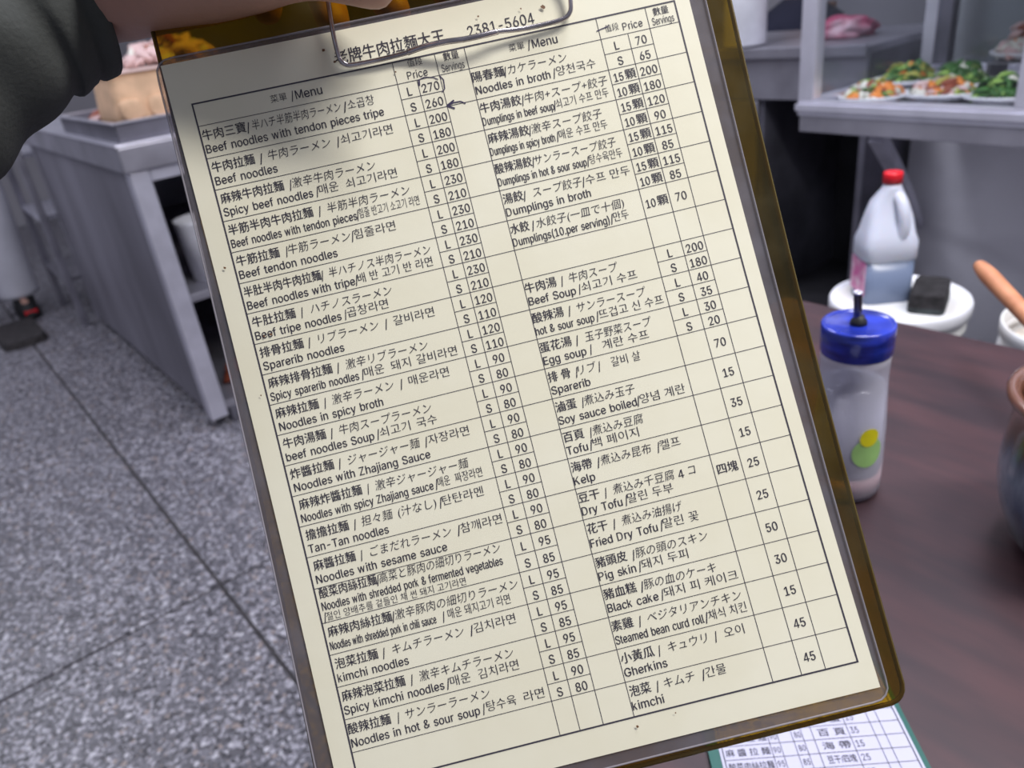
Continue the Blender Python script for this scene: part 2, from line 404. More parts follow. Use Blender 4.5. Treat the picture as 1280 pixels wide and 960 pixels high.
LATIN_DATA = """& 224 98 -3,75 -1,55 6,39 17,27 31,20 48,17 67,19 82,24 95,32 106,42 117,55 128,70 139,108 168,113 172,118 176,123 181,127 187,130 194,131 202,129 214,123 223,113 228,101 230,92 229,84 227,77 222,73 216,69 208,68 199,69 190,73 182,78 173,84 164,92 153,102 142,219 0,182 0,86 116,72 132,61 146,51 159,44 172,39 185,38 199,40 215,45 229,55 241,67 249,82 255,100 257,118 255,133 249,145 241,154 230,160 217,162 202,161 191,158 181,152 171,146 162,137 154,128 146,77 109,64 98,55 87,50 77,48 66,50 54,55 44,62 35,72 29,83 25,96 23,111 25,126 30,139 37,151 48,160 61,168 76,173 93,174 112,204 112,202 90,198 72,192 57,185 46,179 38,173 31,166 23,153 12,136 3,117 -2|49 51 50,48 51 49,48 52 51,47 52 48,47 53 52,47 54 53,46 23 47,23 54 47,46 24 23,22 54 23,22 55 54,46 25 24,45 25 46,21 55 22,45 26 25,20 55 21,45 27 26,20 56 55,45 28 27,44 28 45,19 56 20,44 29 28,18 56 19,18 57 56,44 30 29,43 30 44,17 57 18,17 58 57,43 31 30,16 58 17,42 31 43,42 32 31,15 58 16,15 59 58,14 59 15,42 33 32,41 33 42,13 59 14,13 60 59,12 34 13,34 60 13,41 34 33,34 61 60,40 34 41,34 62 61,40 12 34,12 35 34,39 12 40,12 78 35,78 36 35,11 39 12,39 78 12,11 38 39,10 38 11,9 38 10,9 63 38,63 37 38,80 82 81,80 83 82,9 64 63,8 64 9,8 65 64,7 65 8,79 83 80,79 84 83,7 66 65,6 66 7,6 67 66,78 84 79,78 85 84,5 67 6,5 68 67,77 87 78,87 36 78,36 86 78,86 85 78,5 69 68,4 69 5,76 87 77,87 36 86,4 70 69,76 88 87,75 88 76,4 71 70,75 89 88,3 71 4,74 89 75,3 72 71,73 89 74,3 73 72,73 90 89,3 90 73,2 90 3,2 91 90,1 91 2,1 92 91,0 92 1
( 137 45 103,46 132,50 162,57 192,66 221,76 247,88 270,118 270,106 242,95 214,87 185,81 157,77 129,76 103,77 80,80 57,86 33,94 8,105 -19,118 -48,88 -48,69 -11,56 27,47 66|5 7 6,5 8 7,4 8 5,4 9 8,3 9 4,3 10 9,2 10 3,2 11 10,1 11 2,1 12 11,0 12 1,0 13 12,23 13 0,23 14 13,23 15 14,22 15 23,22 16 15,22 17 16,21 17 22,21 18 17,20 18 21,20 19 18
) 137 19 -48,32 -18,43 9,51 34,57 58,60 81,61 103,60 129,56 157,50 185,41 214,31 242,19 270,48 270,60 247,71 221,80 192,86 162,91 132,92 103,89 65,81 27,67 -11,48 -48|11 13 12,11 14 13,11 15 14,10 15 11,10 16 15,9 16 10,9 17 16,8 17 9,8 18 17,7 18 8,7 19 18,6 19 7,5 19 6,5 20 19,4 20 5,4 21 20,3 21 4,2 21 3,2 22 21,1 22 2,1 23 22,0 23 1
+ 227 99 17,99 182,128 182,128 17,31 86,31 113,195 113,195 86|0 2 1,0 3 2,4 6 5,4 7 6
- 227 168 122,168 94,57 94,57 122|2 0 3,2 1 0
. 94 48 -2,39 -1,31 4,26 12,25 20,26 29,31 37,39 42,48 43,56 42,64 37,69 29,71 20,69 12,64 4,56 -1|7 9 8,6 9 7,6 10 9,5 10 6,5 11 10,4 11 5,4 12 11,3 12 4,3 13 12,2 13 3,2 14 13,1 14 2,1 15 14,0 15 1
/ 125 117 266,36 -38,7 -38,89 266|2 0 3,2 1 0
0 227 113 -3,87 0,65 12,47 31,34 57,27 89,24 127,27 165,35 197,48 223,65 242,87 254,113 258,139 254,161 242,179 223,192 197,200 165,203 127,200 89,192 57,179 31,162 12,140 0,113 25,131 28,145 37,157 52,165 72,170 97,172 127,170 157,165 182,157 203,145 218,131 227,113 230,96 227,82 218,70 203,62 182,56 157,55 127,56 97,62 72,70 52,82 37,96 28|11 13 12,10 13 11,10 14 13,9 14 10,9 36 14,36 15 14,9 37 36,35 15 36,9 38 37,34 15 35,8 38 9,34 16 15,8 39 38,33 16 34,8 40 39,32 16 33,7 40 8,32 17 16,7 41 40,31 17 32,6 41 7,31 18 17,6 42 41,30 18 31,5 42 6,5 43 42,29 18 30,29 19 18,5 44 43,28 19 29,4 44 5,28 20 19,4 45 44,27 20 28,3 45 4,27 21 20,3 46 45,26 21 27,3 47 46,25 21 26,2 47 3,25 22 21,2 24 47,24 22 25,2 22 24,1 22 2,1 23 22,1 0 23
1 227 38 0,38 27,195 27,195 0,138 254,138 0,106 0,106 224,105 224,43 179,43 213,99 254|10 4 11,10 8 4,8 7 4,7 5 4,10 9 8,6 5 7,0 2 1,0 3 2
2 227 32 0,32 24,117 114,130 129,141 141,149 153,155 163,159 174,160 186,159 198,154 209,146 218,137 224,125 228,112 230,98 228,86 224,77 216,69 207,65 195,64 181,33 181,35 202,43 221,55 237,72 248,91 255,112 258,134 255,153 248,169 237,181 223,188 205,191 186,189 172,185 159,179 145,168 129,153 111,133 90,76 30,76 28,195 28,195 0|26 28 27,26 29 28,25 29 26,25 30 29,24 30 25,24 31 30,23 15 24,15 14 24,14 13 24,13 31 24,12 31 13,23 16 15,11 31 12,23 17 16,11 32 31,22 17 23,10 32 11,22 18 17,9 32 10,22 19 18,9 33 32,21 19 22,8 33 9,21 20 19,8 34 33,7 34 8,6 34 7,6 35 34,5 35 6,5 36 35,4 36 5,4 37 36,3 37 4,3 38 37,2 38 3,1 38 2,1 39 38,1 40 39,1 41 40,1 42 41,1 43 42,0 43 1
3 227 109 -3,87 -1,66 5,49 15,35 29,26 46,22 66,55 66,57 54,63 44,72 35,83 30,95 26,109 25,124 26,138 30,149 37,157 46,163 58,165 72,163 86,158 98,150 109,137 117,121 122,101 124,78 124,78 150,144 224,144 226,35 226,35 254,186 254,186 230,106 139,106 144,132 144,154 138,172 127,185 111,194 93,196 72,194 51,185 33,172 18,154 6,133 -1|30 32 31,30 33 32,30 29 33,29 28 33,28 34 33,27 35 28,35 34 28,26 35 27,26 36 35,26 37 36,26 38 37,26 25 38,25 24 38,24 39 38,23 39 24,22 39 23,22 40 39,21 40 22,20 40 21,20 41 40,19 41 20,18 41 19,18 42 41,5 7 6,5 8 7,17 42 18,5 9 8,17 43 42,16 43 17,4 9 5,4 10 9,15 43 16,4 11 10,15 44 43,14 44 15,4 12 11,3 12 4,13 44 14,3 13 12,3 44 13,3 45 44,2 45 3,2 46 45,1 46 2,1 0 46
4 227 20 53,207 53,207 78,20 78,138 0,164 0,164 254,138 254,20 70,52 70,160 254,130 254|0 1 2 3,4 5 6 7,8 9 10 11
5 227 111 -3,89 -1,70 6,54 16,41 30,33 47,30 65,61 65,64 54,69 44,77 36,87 30,98 26,111 25,125 27,138 32,149 41,157 52,162 66,164 81,162 97,157 111,148 122,137 131,124 137,109 138,96 137,84 134,73 129,64 123,34 126,48 254,183 254,183 226,75 226,67 151,68 151,77 157,89 162,101 166,115 167,131 165,147 160,161 153,172 143,182 130,189 116,194 99,195 82,193 58,184 38,171 21,154 8,134 -1|30 34 31,34 32 31,34 33 32,30 35 34,39 41 40,38 41 39,38 42 41,37 42 38,37 43 42,36 43 37,36 44 43,30 36 35,30 26 36,26 25 36,25 44 36,25 45 44,24 45 25,30 27 26,23 45 24,30 28 27,22 45 23,22 46 45,30 29 28,21 46 22,21 47 46,20 47 21,20 48 47,19 48 20,19 49 48,18 49 19,17 49 18,5 7 6,5 8 7,17 50 49,5 9 8,16 50 17,4 9 5,4 10 9,15 50 16,15 51 50,4 11 10,14 51 15,4 12 11,3 12 4,13 51 14,3 13 12,3 51 13,3 52 51,2 52 3,2 53 52,1 53 2,1 0 53
6 227 113 -3,91 -1,71 7,55 20,42 37,34 58,32 81,34 100,40 119,51 142,69 170,126 254,161 254,75 131,73 131,77 137,83 144,90 149,98 153,107 156,117 157,139 155,158 147,173 136,185 120,192 101,194 79,192 56,184 36,171 20,155 7,135 -1,113 24,127 26,139 31,149 40,157 51,162 64,164 79,162 94,157 107,149 118,139 126,127 131,113 133,99 131,87 126,77 118,69 107,64 94,62 79,64 64,69 51,77 40,87 31,99 26|10 12 11,10 16 12,16 13 12,9 16 10,19 21 20,18 21 19,18 22 21,17 22 18,16 22 17,16 23 22,9 15 16,13 44 16,44 23 16,8 15 9,8 14 15,44 43 23,43 24 23,13 45 44,13 46 45,42 24 43,8 13 14,8 46 13,8 47 46,41 24 42,41 25 24,7 47 8,7 48 47,40 25 41,7 49 48,39 25 40,39 26 25,6 49 7,6 50 49,38 26 39,5 50 6,5 51 50,37 26 38,37 27 26,5 52 51,36 27 37,4 52 5,36 28 27,4 53 52,35 28 36,4 54 53,34 28 35,3 54 4,34 29 28,3 55 54,33 29 34,3 32 55,32 29 33,3 29 32,2 29 3,2 30 29,1 30 2,1 31 30,0 31 1
7 227 48 0,162 224,162 226,31 226,31 254,195 254,195 224,82 0|3 5 4,3 2 5,2 6 5,1 6 2,1 7 6,0 7 1
8 227 113 -3,89 -1,68 6,50 17,37 31,29 48,26 68,28 83,33 98,40 110,51 121,63 128,76 132,76 133,59 141,46 154,38 171,35 190,38 209,45 225,57 239,73 249,92 256,113 258,134 256,153 249,169 239,181 225,188 209,191 190,188 171,180 154,167 141,150 133,150 132,164 128,176 121,186 110,194 98,199 83,200 68,198 48,189 31,176 17,158 6,137 -1,113 25,129 26,142 30,153 37,161 46,167 57,168 69,167 83,161 94,153 104,141 111,128 116,113 118,98 116,85 111,73 104,65 94,59 83,58 69,59 57,64 46,73 37,84 30,97 26,113 145,126 146,137 150,146 157,154 165,158 176,160 188,158 200,154 210,147 218,138 225,126 229,113 230,100 229,89 225,79 218,72 210,68 200,66 188,68 176,72 165,79 157,89 150,100 146|22 24 23,21 24 22,21 25 24,20 25 21,20 26 25,19 26 20,19 82 26,82 27 26,19 83 82,81 27 82,19 84 83,80 27 81,18 84 19,80 28 27,18 85 84,79 28 80,18 86 85,78 28 79,18 87 86,77 28 78,17 87 18,77 29 28,17 88 87,76 29 77,16 88 17,76 30 29,16 89 88,75 30 76,16 90 89,74 30 75,74 31 30,15 90 16,15 91 90,73 31 74,15 92 91,72 31 73,72 32 31,14 92 15,14 93 92,71 32 72,14 70 93,70 32 71,14 32 70,14 33 32,13 33 14,12 33 13,12 34 33,11 34 12,11 35 34,10 35 11,10 36 35,9 58 10,58 36 10,58 37 36,9 59 58,57 37 58,9 60 59,56 37 57,9 61 60,55 37 56,8 61 9,55 38 37,8 62 61,54 38 55,7 62 8,54 39 38,7 63 62,53 39 54,6 63 7,53 40 39,6 64 63,52 40 53,6 65 64,51 40 52,5 65 6,51 41 40,5 66 65,50 41 51,4 66 5,50 42 41,4 67 66,49 42 50,4 68 67,48 42 49,3 68 4,48 43 42,3 69 68,47 43 48,3 46 69,46 43 47,3 43 46,2 43 3,2 44 43,1 44 2,1 45 44,0 45 1
9 227 113 258,135 255,155 247,171 234,184 217,192 197,194 173,192 155,186 135,175 112,158 84,100 0,65 0,151 124,154 124,149 117,144 111,137 105,128 101,119 98,109 97,87 100,69 107,53 119,41 134,34 154,32 176,34 198,42 218,55 235,71 247,91 255,113 230,99 228,87 223,77 215,69 204,64 191,63 176,64 161,69 148,77 137,87 129,99 123,113 122,127 123,139 129,149 137,157 147,162 160,164 175,162 190,157 204,150 215,139 223,127 228|31 1 0,30 1 31,30 2 1,29 2 30,29 3 2,28 33 29,33 32 29,32 3 29,32 55 3,55 4 3,28 34 33,54 4 55,28 35 34,53 4 54,27 35 28,53 5 4,27 36 35,52 5 53,27 37 36,51 5 52,26 37 27,51 6 5,26 38 37,50 6 51,25 38 26,25 39 38,49 6 50,49 7 6,25 40 39,48 7 49,48 8 7,24 40 25,24 41 40,47 8 48,24 42 41,46 8 47,46 14 8,14 9 8,23 42 24,23 43 42,45 13 46,13 14 46,45 17 13,17 12 13,15 9 14,23 44 43,44 17 45,23 17 44,22 17 23,16 9 15,16 10 9,17 10 16,21 17 22,21 18 17,12 10 17,21 19 18,20 19 21,12 11 10
B 228 30 0,30 254,121 254,145 252,164 245,180 235,190 221,197 205,199 187,198 172,193 160,187 150,178 143,168 137,157 133,157 131,170 129,182 123,192 114,201 102,207 86,209 68,207 50,200 33,189 20,172 9,151 2,123 0,62 29,122 29,148 31,165 40,175 53,178 68,176 81,171 92,163 102,153 109,140 114,124 115,62 115,62 143,119 143,132 144,144 148,154 155,162 163,166 174,168 186,165 202,156 214,141 223,120 226,62 226|0 53 1,53 2 1,53 3 2,53 4 3,53 5 4,53 52 5,52 6 5,0 41 53,51 6 52,50 6 51,50 7 6,49 7 50,49 8 7,48 8 49,48 9 8,47 9 48,46 9 47,46 10 9,45 10 46,45 11 10,44 11 45,44 12 11,43 12 44,42 12 43,42 13 12,0 40 41,40 42 41,40 13 42,40 14 13,40 15 14,40 16 15,40 17 16,40 39 17,39 18 17,0 28 40,38 18 39,37 18 38,37 19 18,36 19 37,36 20 19,35 20 36,34 20 35,34 21 20,33 21 34,32 21 33,32 22 21,31 22 32,31 23 22,30 23 31,30 24 23,29 24 30,0 29 28,0 24 29,0 25 24,0 26 25,0 27 26
D 251 44 254,95 254,140 246,175 225,198 190,206 127,198 64,175 29,140 8,95 0,44 0,44 229,93 229,130 222,157 205,174 175,179 127,174 79,157 49,130 32,93 25,44 25,17 0,44 0,44 254,17 254|0 1 12 11,1 2 13 12,2 3 14 13,3 4 15 14,4 5 16 15,5 6 17 16,6 7 18 17,7 8 19 18,8 9 20 19,9 10 21 20,22 23 24 25
E 209 30 0,30 254,186 254,186 226,62 226,62 143,178 143,178 114,62 114,62 29,188 29,188 0|0 4 1,4 2 1,4 3 2,0 5 4,0 8 5,8 6 5,8 7 6,0 9 8,0 10 9,0 11 10
F 205 30 0,30 254,185 254,185 226,62 226,62 139,173 139,173 111,62 111,62 0|0 4 1,4 2 1,4 3 2,0 5 4,0 8 5,8 6 5,8 7 6,0 9 8
G 260 134 -3,102 1,75 13,52 32,35 58,24 90,20 127,24 165,35 197,52 223,74 242,102 254,132 258,152 256,170 252,187 245,202 235,214 222,225 208,232 192,237 174,204 174,199 186,194 197,186 206,178 213,168 220,158 224,146 227,133 228,111 225,92 216,75 202,62 182,54 157,52 127,54 97,63 72,75 53,92 38,112 29,134 26,155 29,172 36,187 47,198 62,205 80,207 101,217 100,141 100,141 128,239 128,239 100,236 71,225 45,209 25,188 9,163 0|11 13 12,11 14 13,10 14 11,10 15 14,10 16 15,9 16 10,9 29 16,29 17 16,9 30 29,28 17 29,27 17 28,9 31 30,26 17 27,8 31 9,26 18 17,25 18 26,8 32 31,24 18 25,24 19 18,23 19 24,8 33 32,7 33 8,22 19 23,22 20 19,21 20 22,7 34 33,6 34 7,6 35 34,49 51 50,49 47 51,47 52 51,5 35 6,5 36 35,49 46 47,48 52 47,48 53 52,46 48 49,46 53 48,5 37 36,4 37 5,45 53 46,4 38 37,45 54 53,44 54 45,3 38 4,3 39 38,43 54 44,43 55 54,3 40 39,42 55 43,2 40 3,2 41 40,41 55 42,2 55 41,2 56 55,1 56 2,1 57 56,0 57 1
K 233 17 0,44 0,44 254,17 254,44 88,191 254,156 254,44 126,78 130,164 0,198 0,100 155|0 1 2 3,4 5 6 7,8 9 10 11
L 196 30 0,30 254,62 254,62 29,181 29,181 0|0 2 1,0 3 2,0 4 3,0 5 4
M 270 17 0,42 0,42 254,17 254,219 0,244 0,244 254,219 254,52 254,22 254,118 22,143 22,239 254,209 254,118 22,143 22|0 1 2 3,4 5 6 7,8 9 10 11,12 13 14 15
N 262 30 0,30 254,68 254,172 91,176 84,181 75,187 65,194 53,200 41,207 27,202 27,201 41,200 54,200 67,200 79,199 89,199 97,199 254,232 254,232 0,193 0,101 145,95 155,89 165,82 177,74 191,65 207,54 226,60 227,60 209,61 192,62 177,62 164,62 153,62 145,62 0|0 27 1,27 2 1,27 28 2,28 3 2,16 18 17,16 19 18,29 26 28,26 3 28,0 29 27,29 26 27,0 30 29,25 3 26,0 31 30,24 3 25,23 3 24,0 32 31,22 3 23,0 33 32,21 3 22,0 34 33,0 35 34,20 3 21,15 19 16,20 4 3,14 19 15,20 5 4,13 19 14,20 6 5,12 19 13,20 7 6,11 19 12,20 8 7,20 10 8,10 9 8,10 19 11,20 19 10
P 222 44 254,110 254,145 248,170 232,184 208,188 180,184 152,170 127,145 112,110 106,44 106,44 230,108 230,135 225,152 214,160 198,162 180,160 162,152 146,135 135,108 130,44 130,17 0,44 0,44 254,17 254|0 1 12 11,1 2 13 12,2 3 14 13,3 4 15 14,4 5 16 15,5 6 17 16,6 7 18 17,7 8 19 18,8 9 20 19,9 10 21 20,22 23 24 25
S 223 112 -4,86 -2,64 5,46 15,32 30,23 48,19 68,52 68,55 55,62 44,71 35,83 29,97 26,112 25,128 26,143 30,155 37,165 46,171 57,173 70,171 81,166 89,158 96,148 102,136 107,122 111,92 120,64 130,43 145,30 163,26 186,29 206,37 224,51 238,69 249,90 256,114 258,137 256,158 249,175 238,189 224,197 208,200 189,169 189,163 206,151 219,134 227,112 229,97 228,84 224,73 218,64 209,59 199,58 188,60 176,65 167,74 160,85 154,96 150,106 147,132 140,144 136,156 132,168 126,179 119,189 110,197 99,202 85,204 69,201 50,193 32,180 17,162 5,139 -2|35 37 36,34 37 35,34 38 37,33 38 34,33 39 38,33 40 39,32 47 33,47 40 33,32 48 47,46 40 47,32 49 48,45 40 46,45 41 40,31 49 32,31 50 49,44 41 45,31 51 50,31 52 51,44 42 41,30 52 31,43 42 44,30 53 52,30 54 53,29 54 30,29 55 54,29 56 55,28 56 29,28 57 56,28 58 57,28 59 58,28 60 59,27 60 28,27 61 60,27 62 61,27 63 62,26 63 27,26 64 63,25 64 26,25 65 64,24 65 25,24 66 65,23 66 24,22 66 23,22 67 66,21 67 22,20 67 21,20 68 67,19 68 20,18 68 19,18 69 68,5 7 6,5 8 7,17 69 18,5 9 8,17 70 69,4 9 5,16 70 17,4 10 9,15 70 16,4 11 10,15 71 70,14 71 15,3 11 4,3 12 11,13 71 14,3 13 12,3 71 13,3 72 71,2 72 3,2 73 72,1 73 2,1 0 73
T 224 16 226,16 254,208 254,208 226,128 226,128 0,96 0,96 226|0 2 1,0 3 2,7 3 0,6 4 7,4 3 7,6 5 4
Z 219 15 229,185 229,185 254,15 254,11 0,188 0,188 25,11 25,12 22,48 22,184 232,148 232|0 1 2 3,4 5 6 7,8 9 10 11
a 195 80 -4,63 -3,47 2,34 11,24 22,17 37,15 54,17 69,22 80,29 90,39 97,50 102,63 105,76 108,89 110,105 112,117 113,126 115,133 117,136 121,138 127,138 128,137 139,133 148,128 156,120 161,110 164,98 165,85 164,75 161,66 156,59 150,54 144,50 137,20 146,29 161,39 173,52 182,66 188,82 191,97 192,108 192,119 190,131 186,143 180,153 172,161 160,167 145,168 126,168 0,138 0,138 26,136 26,132 19,126 12,118 6,108 1,95 -3,85 23,101 24,114 29,124 37,132 47,136 57,138 69,138 95,135 93,130 91,123 89,116 88,108 87,100 86,93 85,88 84,77 82,67 79,58 75,52 70,47 62,46 52,47 43,51 36,57 30,65 26,74 24|39 41 40,39 42 41,38 42 39,38 43 42,37 43 38,37 44 43,36 44 37,36 45 44,35 45 36,35 27 45,27 46 45,35 28 27,26 46 27,35 29 28,25 46 26,35 30 29,34 30 35,24 46 25,24 47 46,34 31 30,23 47 24,34 32 31,22 47 23,33 32 34,22 48 47,21 48 22,20 48 21,19 48 20,19 49 48,18 49 19,17 65 18,65 49 18,16 65 17,15 65 16,14 65 15,13 65 14,12 65 13,11 65 12,10 65 11,9 65 10,9 66 65,64 49 65,9 67 66,9 68 67,8 68 9,8 69 68,8 70 69,8 71 70,8 72 71,8 73 72,8 74 73,8 75 74,7 75 8,7 76 75,7 77 76,7 78 77,63 49 64,6 78 7,6 79 78,62 49 63,5 79 6,5 80 79,61 51 62,51 49 62,5 81 80,60 51 61,4 81 5,4 82 81,4 83 82,59 52 60,52 51 60,4 84 83,59 53 52,50 49 51,58 53 59,4 58 84,4 53 58,3 53 4,3 54 53,3 55 54,2 55 3,2 56 55,1 56 2,1 57 56,0 57 1
b 212 115 -4,99 -3,86 2,76 8,69 16,63 23,59 29,56 29,56 0,26 0,26 254,57 254,57 160,59 160,63 166,69 173,76 180,86 186,98 191,115 192,137 189,156 180,173 166,185 146,193 122,195 94,193 66,185 42,173 23,157 8,137 -1,110 23,126 26,140 33,150 44,158 58,163 75,164 95,163 114,158 131,150 145,140 156,126 163,110 165,94 163,81 156,70 145,62 131,58 114,56 95,58 75,63 58,70 43,81 32,94 26|9 11 10,9 12 11,18 20 19,17 20 18,17 21 20,16 21 17,16 22 21,15 22 16,14 22 15,14 43 22,43 42 22,42 23 22,13 43 14,13 44 43,13 45 44,41 23 42,9 13 12,9 47 13,47 46 13,46 45 13,40 23 41,40 24 23,39 24 40,9 48 47,38 24 39,38 25 24,9 49 48,37 25 38,9 50 49,36 25 37,36 26 25,35 26 36,9 51 50,35 27 26,34 27 35,9 7 51,7 52 51,33 27 34,7 53 52,33 28 27,32 28 33,7 6 53,6 54 53,9 8 7,5 54 6,31 28 32,5 31 54,5 28 31,4 28 5,4 29 28,3 29 4,2 29 3,2 30 29,1 30 2,1 0 30
c 198 104 -4,79 -1,58 8,41 23,28 43,20 66,17 94,20 122,28 146,41 165,58 180,79 189,104 192,117 191,130 189,142 184,153 178,162 170,170 161,176 150,181 138,151 131,149 138,145 145,141 150,135 155,128 159,121 162,113 164,104 165,86 162,73 155,62 144,54 129,50 112,48 94,50 75,54 59,62 44,73 33,86 26,104 23,113 24,121 26,129 29,135 33,141 38,146 44,149 51,152 59,181 51,177 39,171 28,163 19,153 11,142 4,130 0,117 -3|11 13 12,11 14 13,10 14 11,10 15 14,10 16 15,9 16 10,9 17 16,9 29 17,29 18 17,8 30 9,30 29 9,28 18 29,27 18 28,8 31 30,26 18 27,26 19 18,25 19 26,24 19 25,8 32 31,23 19 24,23 20 19,7 32 8,22 20 23,7 33 32,22 21 20,7 34 33,6 34 7,6 35 34,5 35 6,5 36 35,5 37 36,4 37 5,4 38 37,48 50 49,48 51 50,47 51 48,46 51 47,4 39 38,3 39 4,46 52 51,45 52 46,44 52 45,3 40 39,43 52 44,43 53 52,42 53 43,3 41 40,41 53 42,3 53 41,2 53 3,2 54 53,2 55 54,1 55 2,1 56 55,1 57 56,0 57 1
d 212 98 -4,75 -1,56 8,40 23,27 42,20 66,17 94,20 122,27 146,40 166,56 180,75 189,98 192,114 191,126 186,136 180,144 173,149 166,153 160,155 160,155 254,186 254,186 0,156 0,156 29,153 29,149 23,143 16,136 8,126 2,114 -3,102 23,118 26,132 32,142 43,150 58,154 75,156 95,154 114,150 131,142 145,132 156,118 163,102 165,86 163,72 156,62 145,54 131,50 114,48 95,50 75,54 58,62 44,73 33,86 26|19 21 20,19 22 21,11 13 12,11 14 13,10 14 11,10 15 14,9 15 10,9 16 15,9 17 16,8 44 9,44 43 9,43 17 9,43 18 17,42 18 43,41 18 42,8 45 44,41 19 18,41 40 19,40 39 19,39 22 19,8 46 45,7 46 8,7 47 46,38 22 39,7 48 47,6 48 7,37 22 38,6 49 48,6 50 49,36 22 37,5 50 6,5 51 50,35 22 36,4 51 5,4 52 51,34 24 35,24 22 35,4 53 52,33 24 34,3 53 4,3 54 53,32 25 33,25 24 33,32 26 25,23 22 24,3 31 54,31 26 32,3 26 31,3 27 26,2 27 3,2 28 27,2 29 28,1 29 2,1 30 29,0 30 1
e 202 106 -4,80 -1,58 8,41 23,28 42,20 66,17 93,20 121,28 145,40 165,58 180,78 189,103 192,118 191,133 187,147 180,160 170,170 157,179 141,184 121,186 97,186 85,37 85,37 110,169 110,155 101,153 119,149 134,141 147,131 157,118 163,103 165,87 163,73 157,62 147,54 135,50 121,48 105,48 89,50 69,55 53,64 40,76 31,90 25,106 23,117 24,127 26,135 31,143 36,149 44,153 53,182 45,177 32,168 20,156 10,141 2,125 -3|11 13 12,11 14 13,10 14 11,10 15 14,10 16 15,9 16 10,9 31 16,31 17 16,9 32 31,30 17 31,8 32 9,29 17 30,8 33 32,29 18 17,28 18 29,8 34 33,27 18 28,8 35 34,7 35 8,27 19 18,7 36 35,26 19 27,26 24 19,24 20 19,6 23 7,23 36 7,23 37 36,25 24 26,6 22 23,37 24 23,37 20 24,38 20 37,38 21 20,5 22 6,39 21 38,5 21 22,5 39 21,5 40 39,4 40 5,4 41 40,49 51 50,49 52 51,48 52 49,3 41 4,3 42 41,47 52 48,47 53 52,3 43 42,46 53 47,45 53 46,3 44 43,44 53 45,3 53 44,2 53 3,2 54 53,2 55 54,1 55 2,1 56 55,0 56 1
f 127 114 190,114 164,3 164,3 190,40 0,40 216,42 231,48 243,57 252,68 259,80 264,94 265,103 265,111 263,117 262,121 260,114 234,111 235,107 236,103 237,97 237,85 235,77 230,72 221,71 209,71 0|10 12 11,10 13 12,9 13 10,9 14 13,9 15 14,9 16 15,8 17 9,17 16 9,7 19 8,19 18 8,18 17 8,6 20 7,20 19 7,6 21 20,6 22 21,5 22 6,5 23 22,5 24 23,4 24 5,4 25 24,2 0 3,2 1 0
g 213 103 -75,84 -74,67 -70,53 -63,41 -55,32 -45,25 -35,51 -20,55 -26,61 -33,68 -39,77 -44,89 -48,103 -49,124 -46,141 -38,152 -23,156 -3,156 34,153 34,149 28,143 21,136 14,126 8,114 4,97 2,76 5,56 13,40 27,28 45,20 68,17 96,20 123,27 147,40 166,56 180,76 189,98 192,114 191,127 186,137 180,144 173,150 166,154 159,157 159,157 190,186 190,186 -4,183 -27,175 -45,162 -59,145 -68,125 -73,102 30,118 32,132 38,142 47,150 61,155 77,156 96,155 115,150 132,142 146,132 156,119 163,102 165,86 163,73 156,62 145,54 131,50 115,48 96,50 78,54 61,62 48,73 38,86 32|36 38 37,36 39 38,44 46 45,44 47 46,35 39 36,35 40 39,34 40 35,34 41 40,34 42 41,33 66 34,66 65 34,65 42 34,65 43 42,64 43 65,63 43 64,33 67 66,63 44 43,63 62 44,62 61 44,61 60 44,60 47 44,33 68 67,32 68 33,32 69 68,32 70 69,31 70 32,59 47 60,31 71 70,31 72 71,58 47 59,30 72 31,30 73 72,57 47 58,29 73 30,29 74 73,56 18 57,18 47 57,29 75 74,55 18 56,28 75 29,28 76 75,54 19 55,19 18 55,54 20 19,17 47 18,28 53 76,53 20 54,28 20 53,28 21 20,27 21 28,27 22 21,27 23 22,26 23 27,26 24 23,25 24 26,16 47 17,16 48 47,6 8 7,15 48 16,6 9 8,15 49 48,6 10 9,5 10 6,14 49 15,5 11 10,5 12 11,14 50 49,4 12 5,13 50 14,4 13 12,4 50 13,3 50 4,3 51 50,2 51 3,2 52 51,1 52 2,1 0 52
h 205 57 113,57 0,26 0,26 254,57 254,57 144,51 144,62 166,76 181,94 189,114 192,132 190,148 184,161 174,170 160,177 142,179 120,179 0,148 0,148 118,145 137,136 152,123 161,105 165,92 163,80 159,71 151,63 141,58 129|2 4 3,2 6 4,6 5 4,9 11 10,9 12 11,8 12 9,8 13 12,7 13 8,7 23 13,23 14 13,6 25 7,25 24 7,24 23 7,22 14 23,21 14 22,21 15 14,6 26 25,20 15 21,6 27 26,2 28 6,28 27 6,20 16 15,19 16 20,2 0 28,19 17 16,18 17 19,2 1 0
i 83 42 221,34 223,27 227,22 234,21 242,22 249,27 256,34 260,42 262,50 260,57 256,62 249,63 242,62 234,57 227,50 223,26 0,26 190,57 190,57 0|16 18 17,16 19 18,7 9 8,6 9 7,6 10 9,5 10 6,5 11 10,4 11 5,4 12 11,3 12 4,3 13 12,2 13 3,2 14 13,1 14 2,1 15 14,0 15 1
j 83 42 221,34 223,27 227,22 234,20 242,22 249,27 256,34 260,42 262,50 260,57 256,61 249,63 242,61 234,57 227,50 223,26 190,57 190,57 -15,55 -31,51 -45,43 -56,32 -65,19 -70,2 -71,-5 -71,-5 -43,1 -43,12 -42,20 -36,25 -27,26 -15|31 17 16,31 18 17,30 18 31,30 19 18,29 19 30,29 20 19,28 20 29,27 20 28,25 27 26,25 20 27,25 21 20,25 22 21,25 23 22,25 24 23,7 9 8,6 9 7,6 10 9,5 10 6,5 11 10,4 11 5,4 12 11,3 12 4,3 13 12,2 13 3,2 14 13,1 14 2,1 15 14,0 15 1
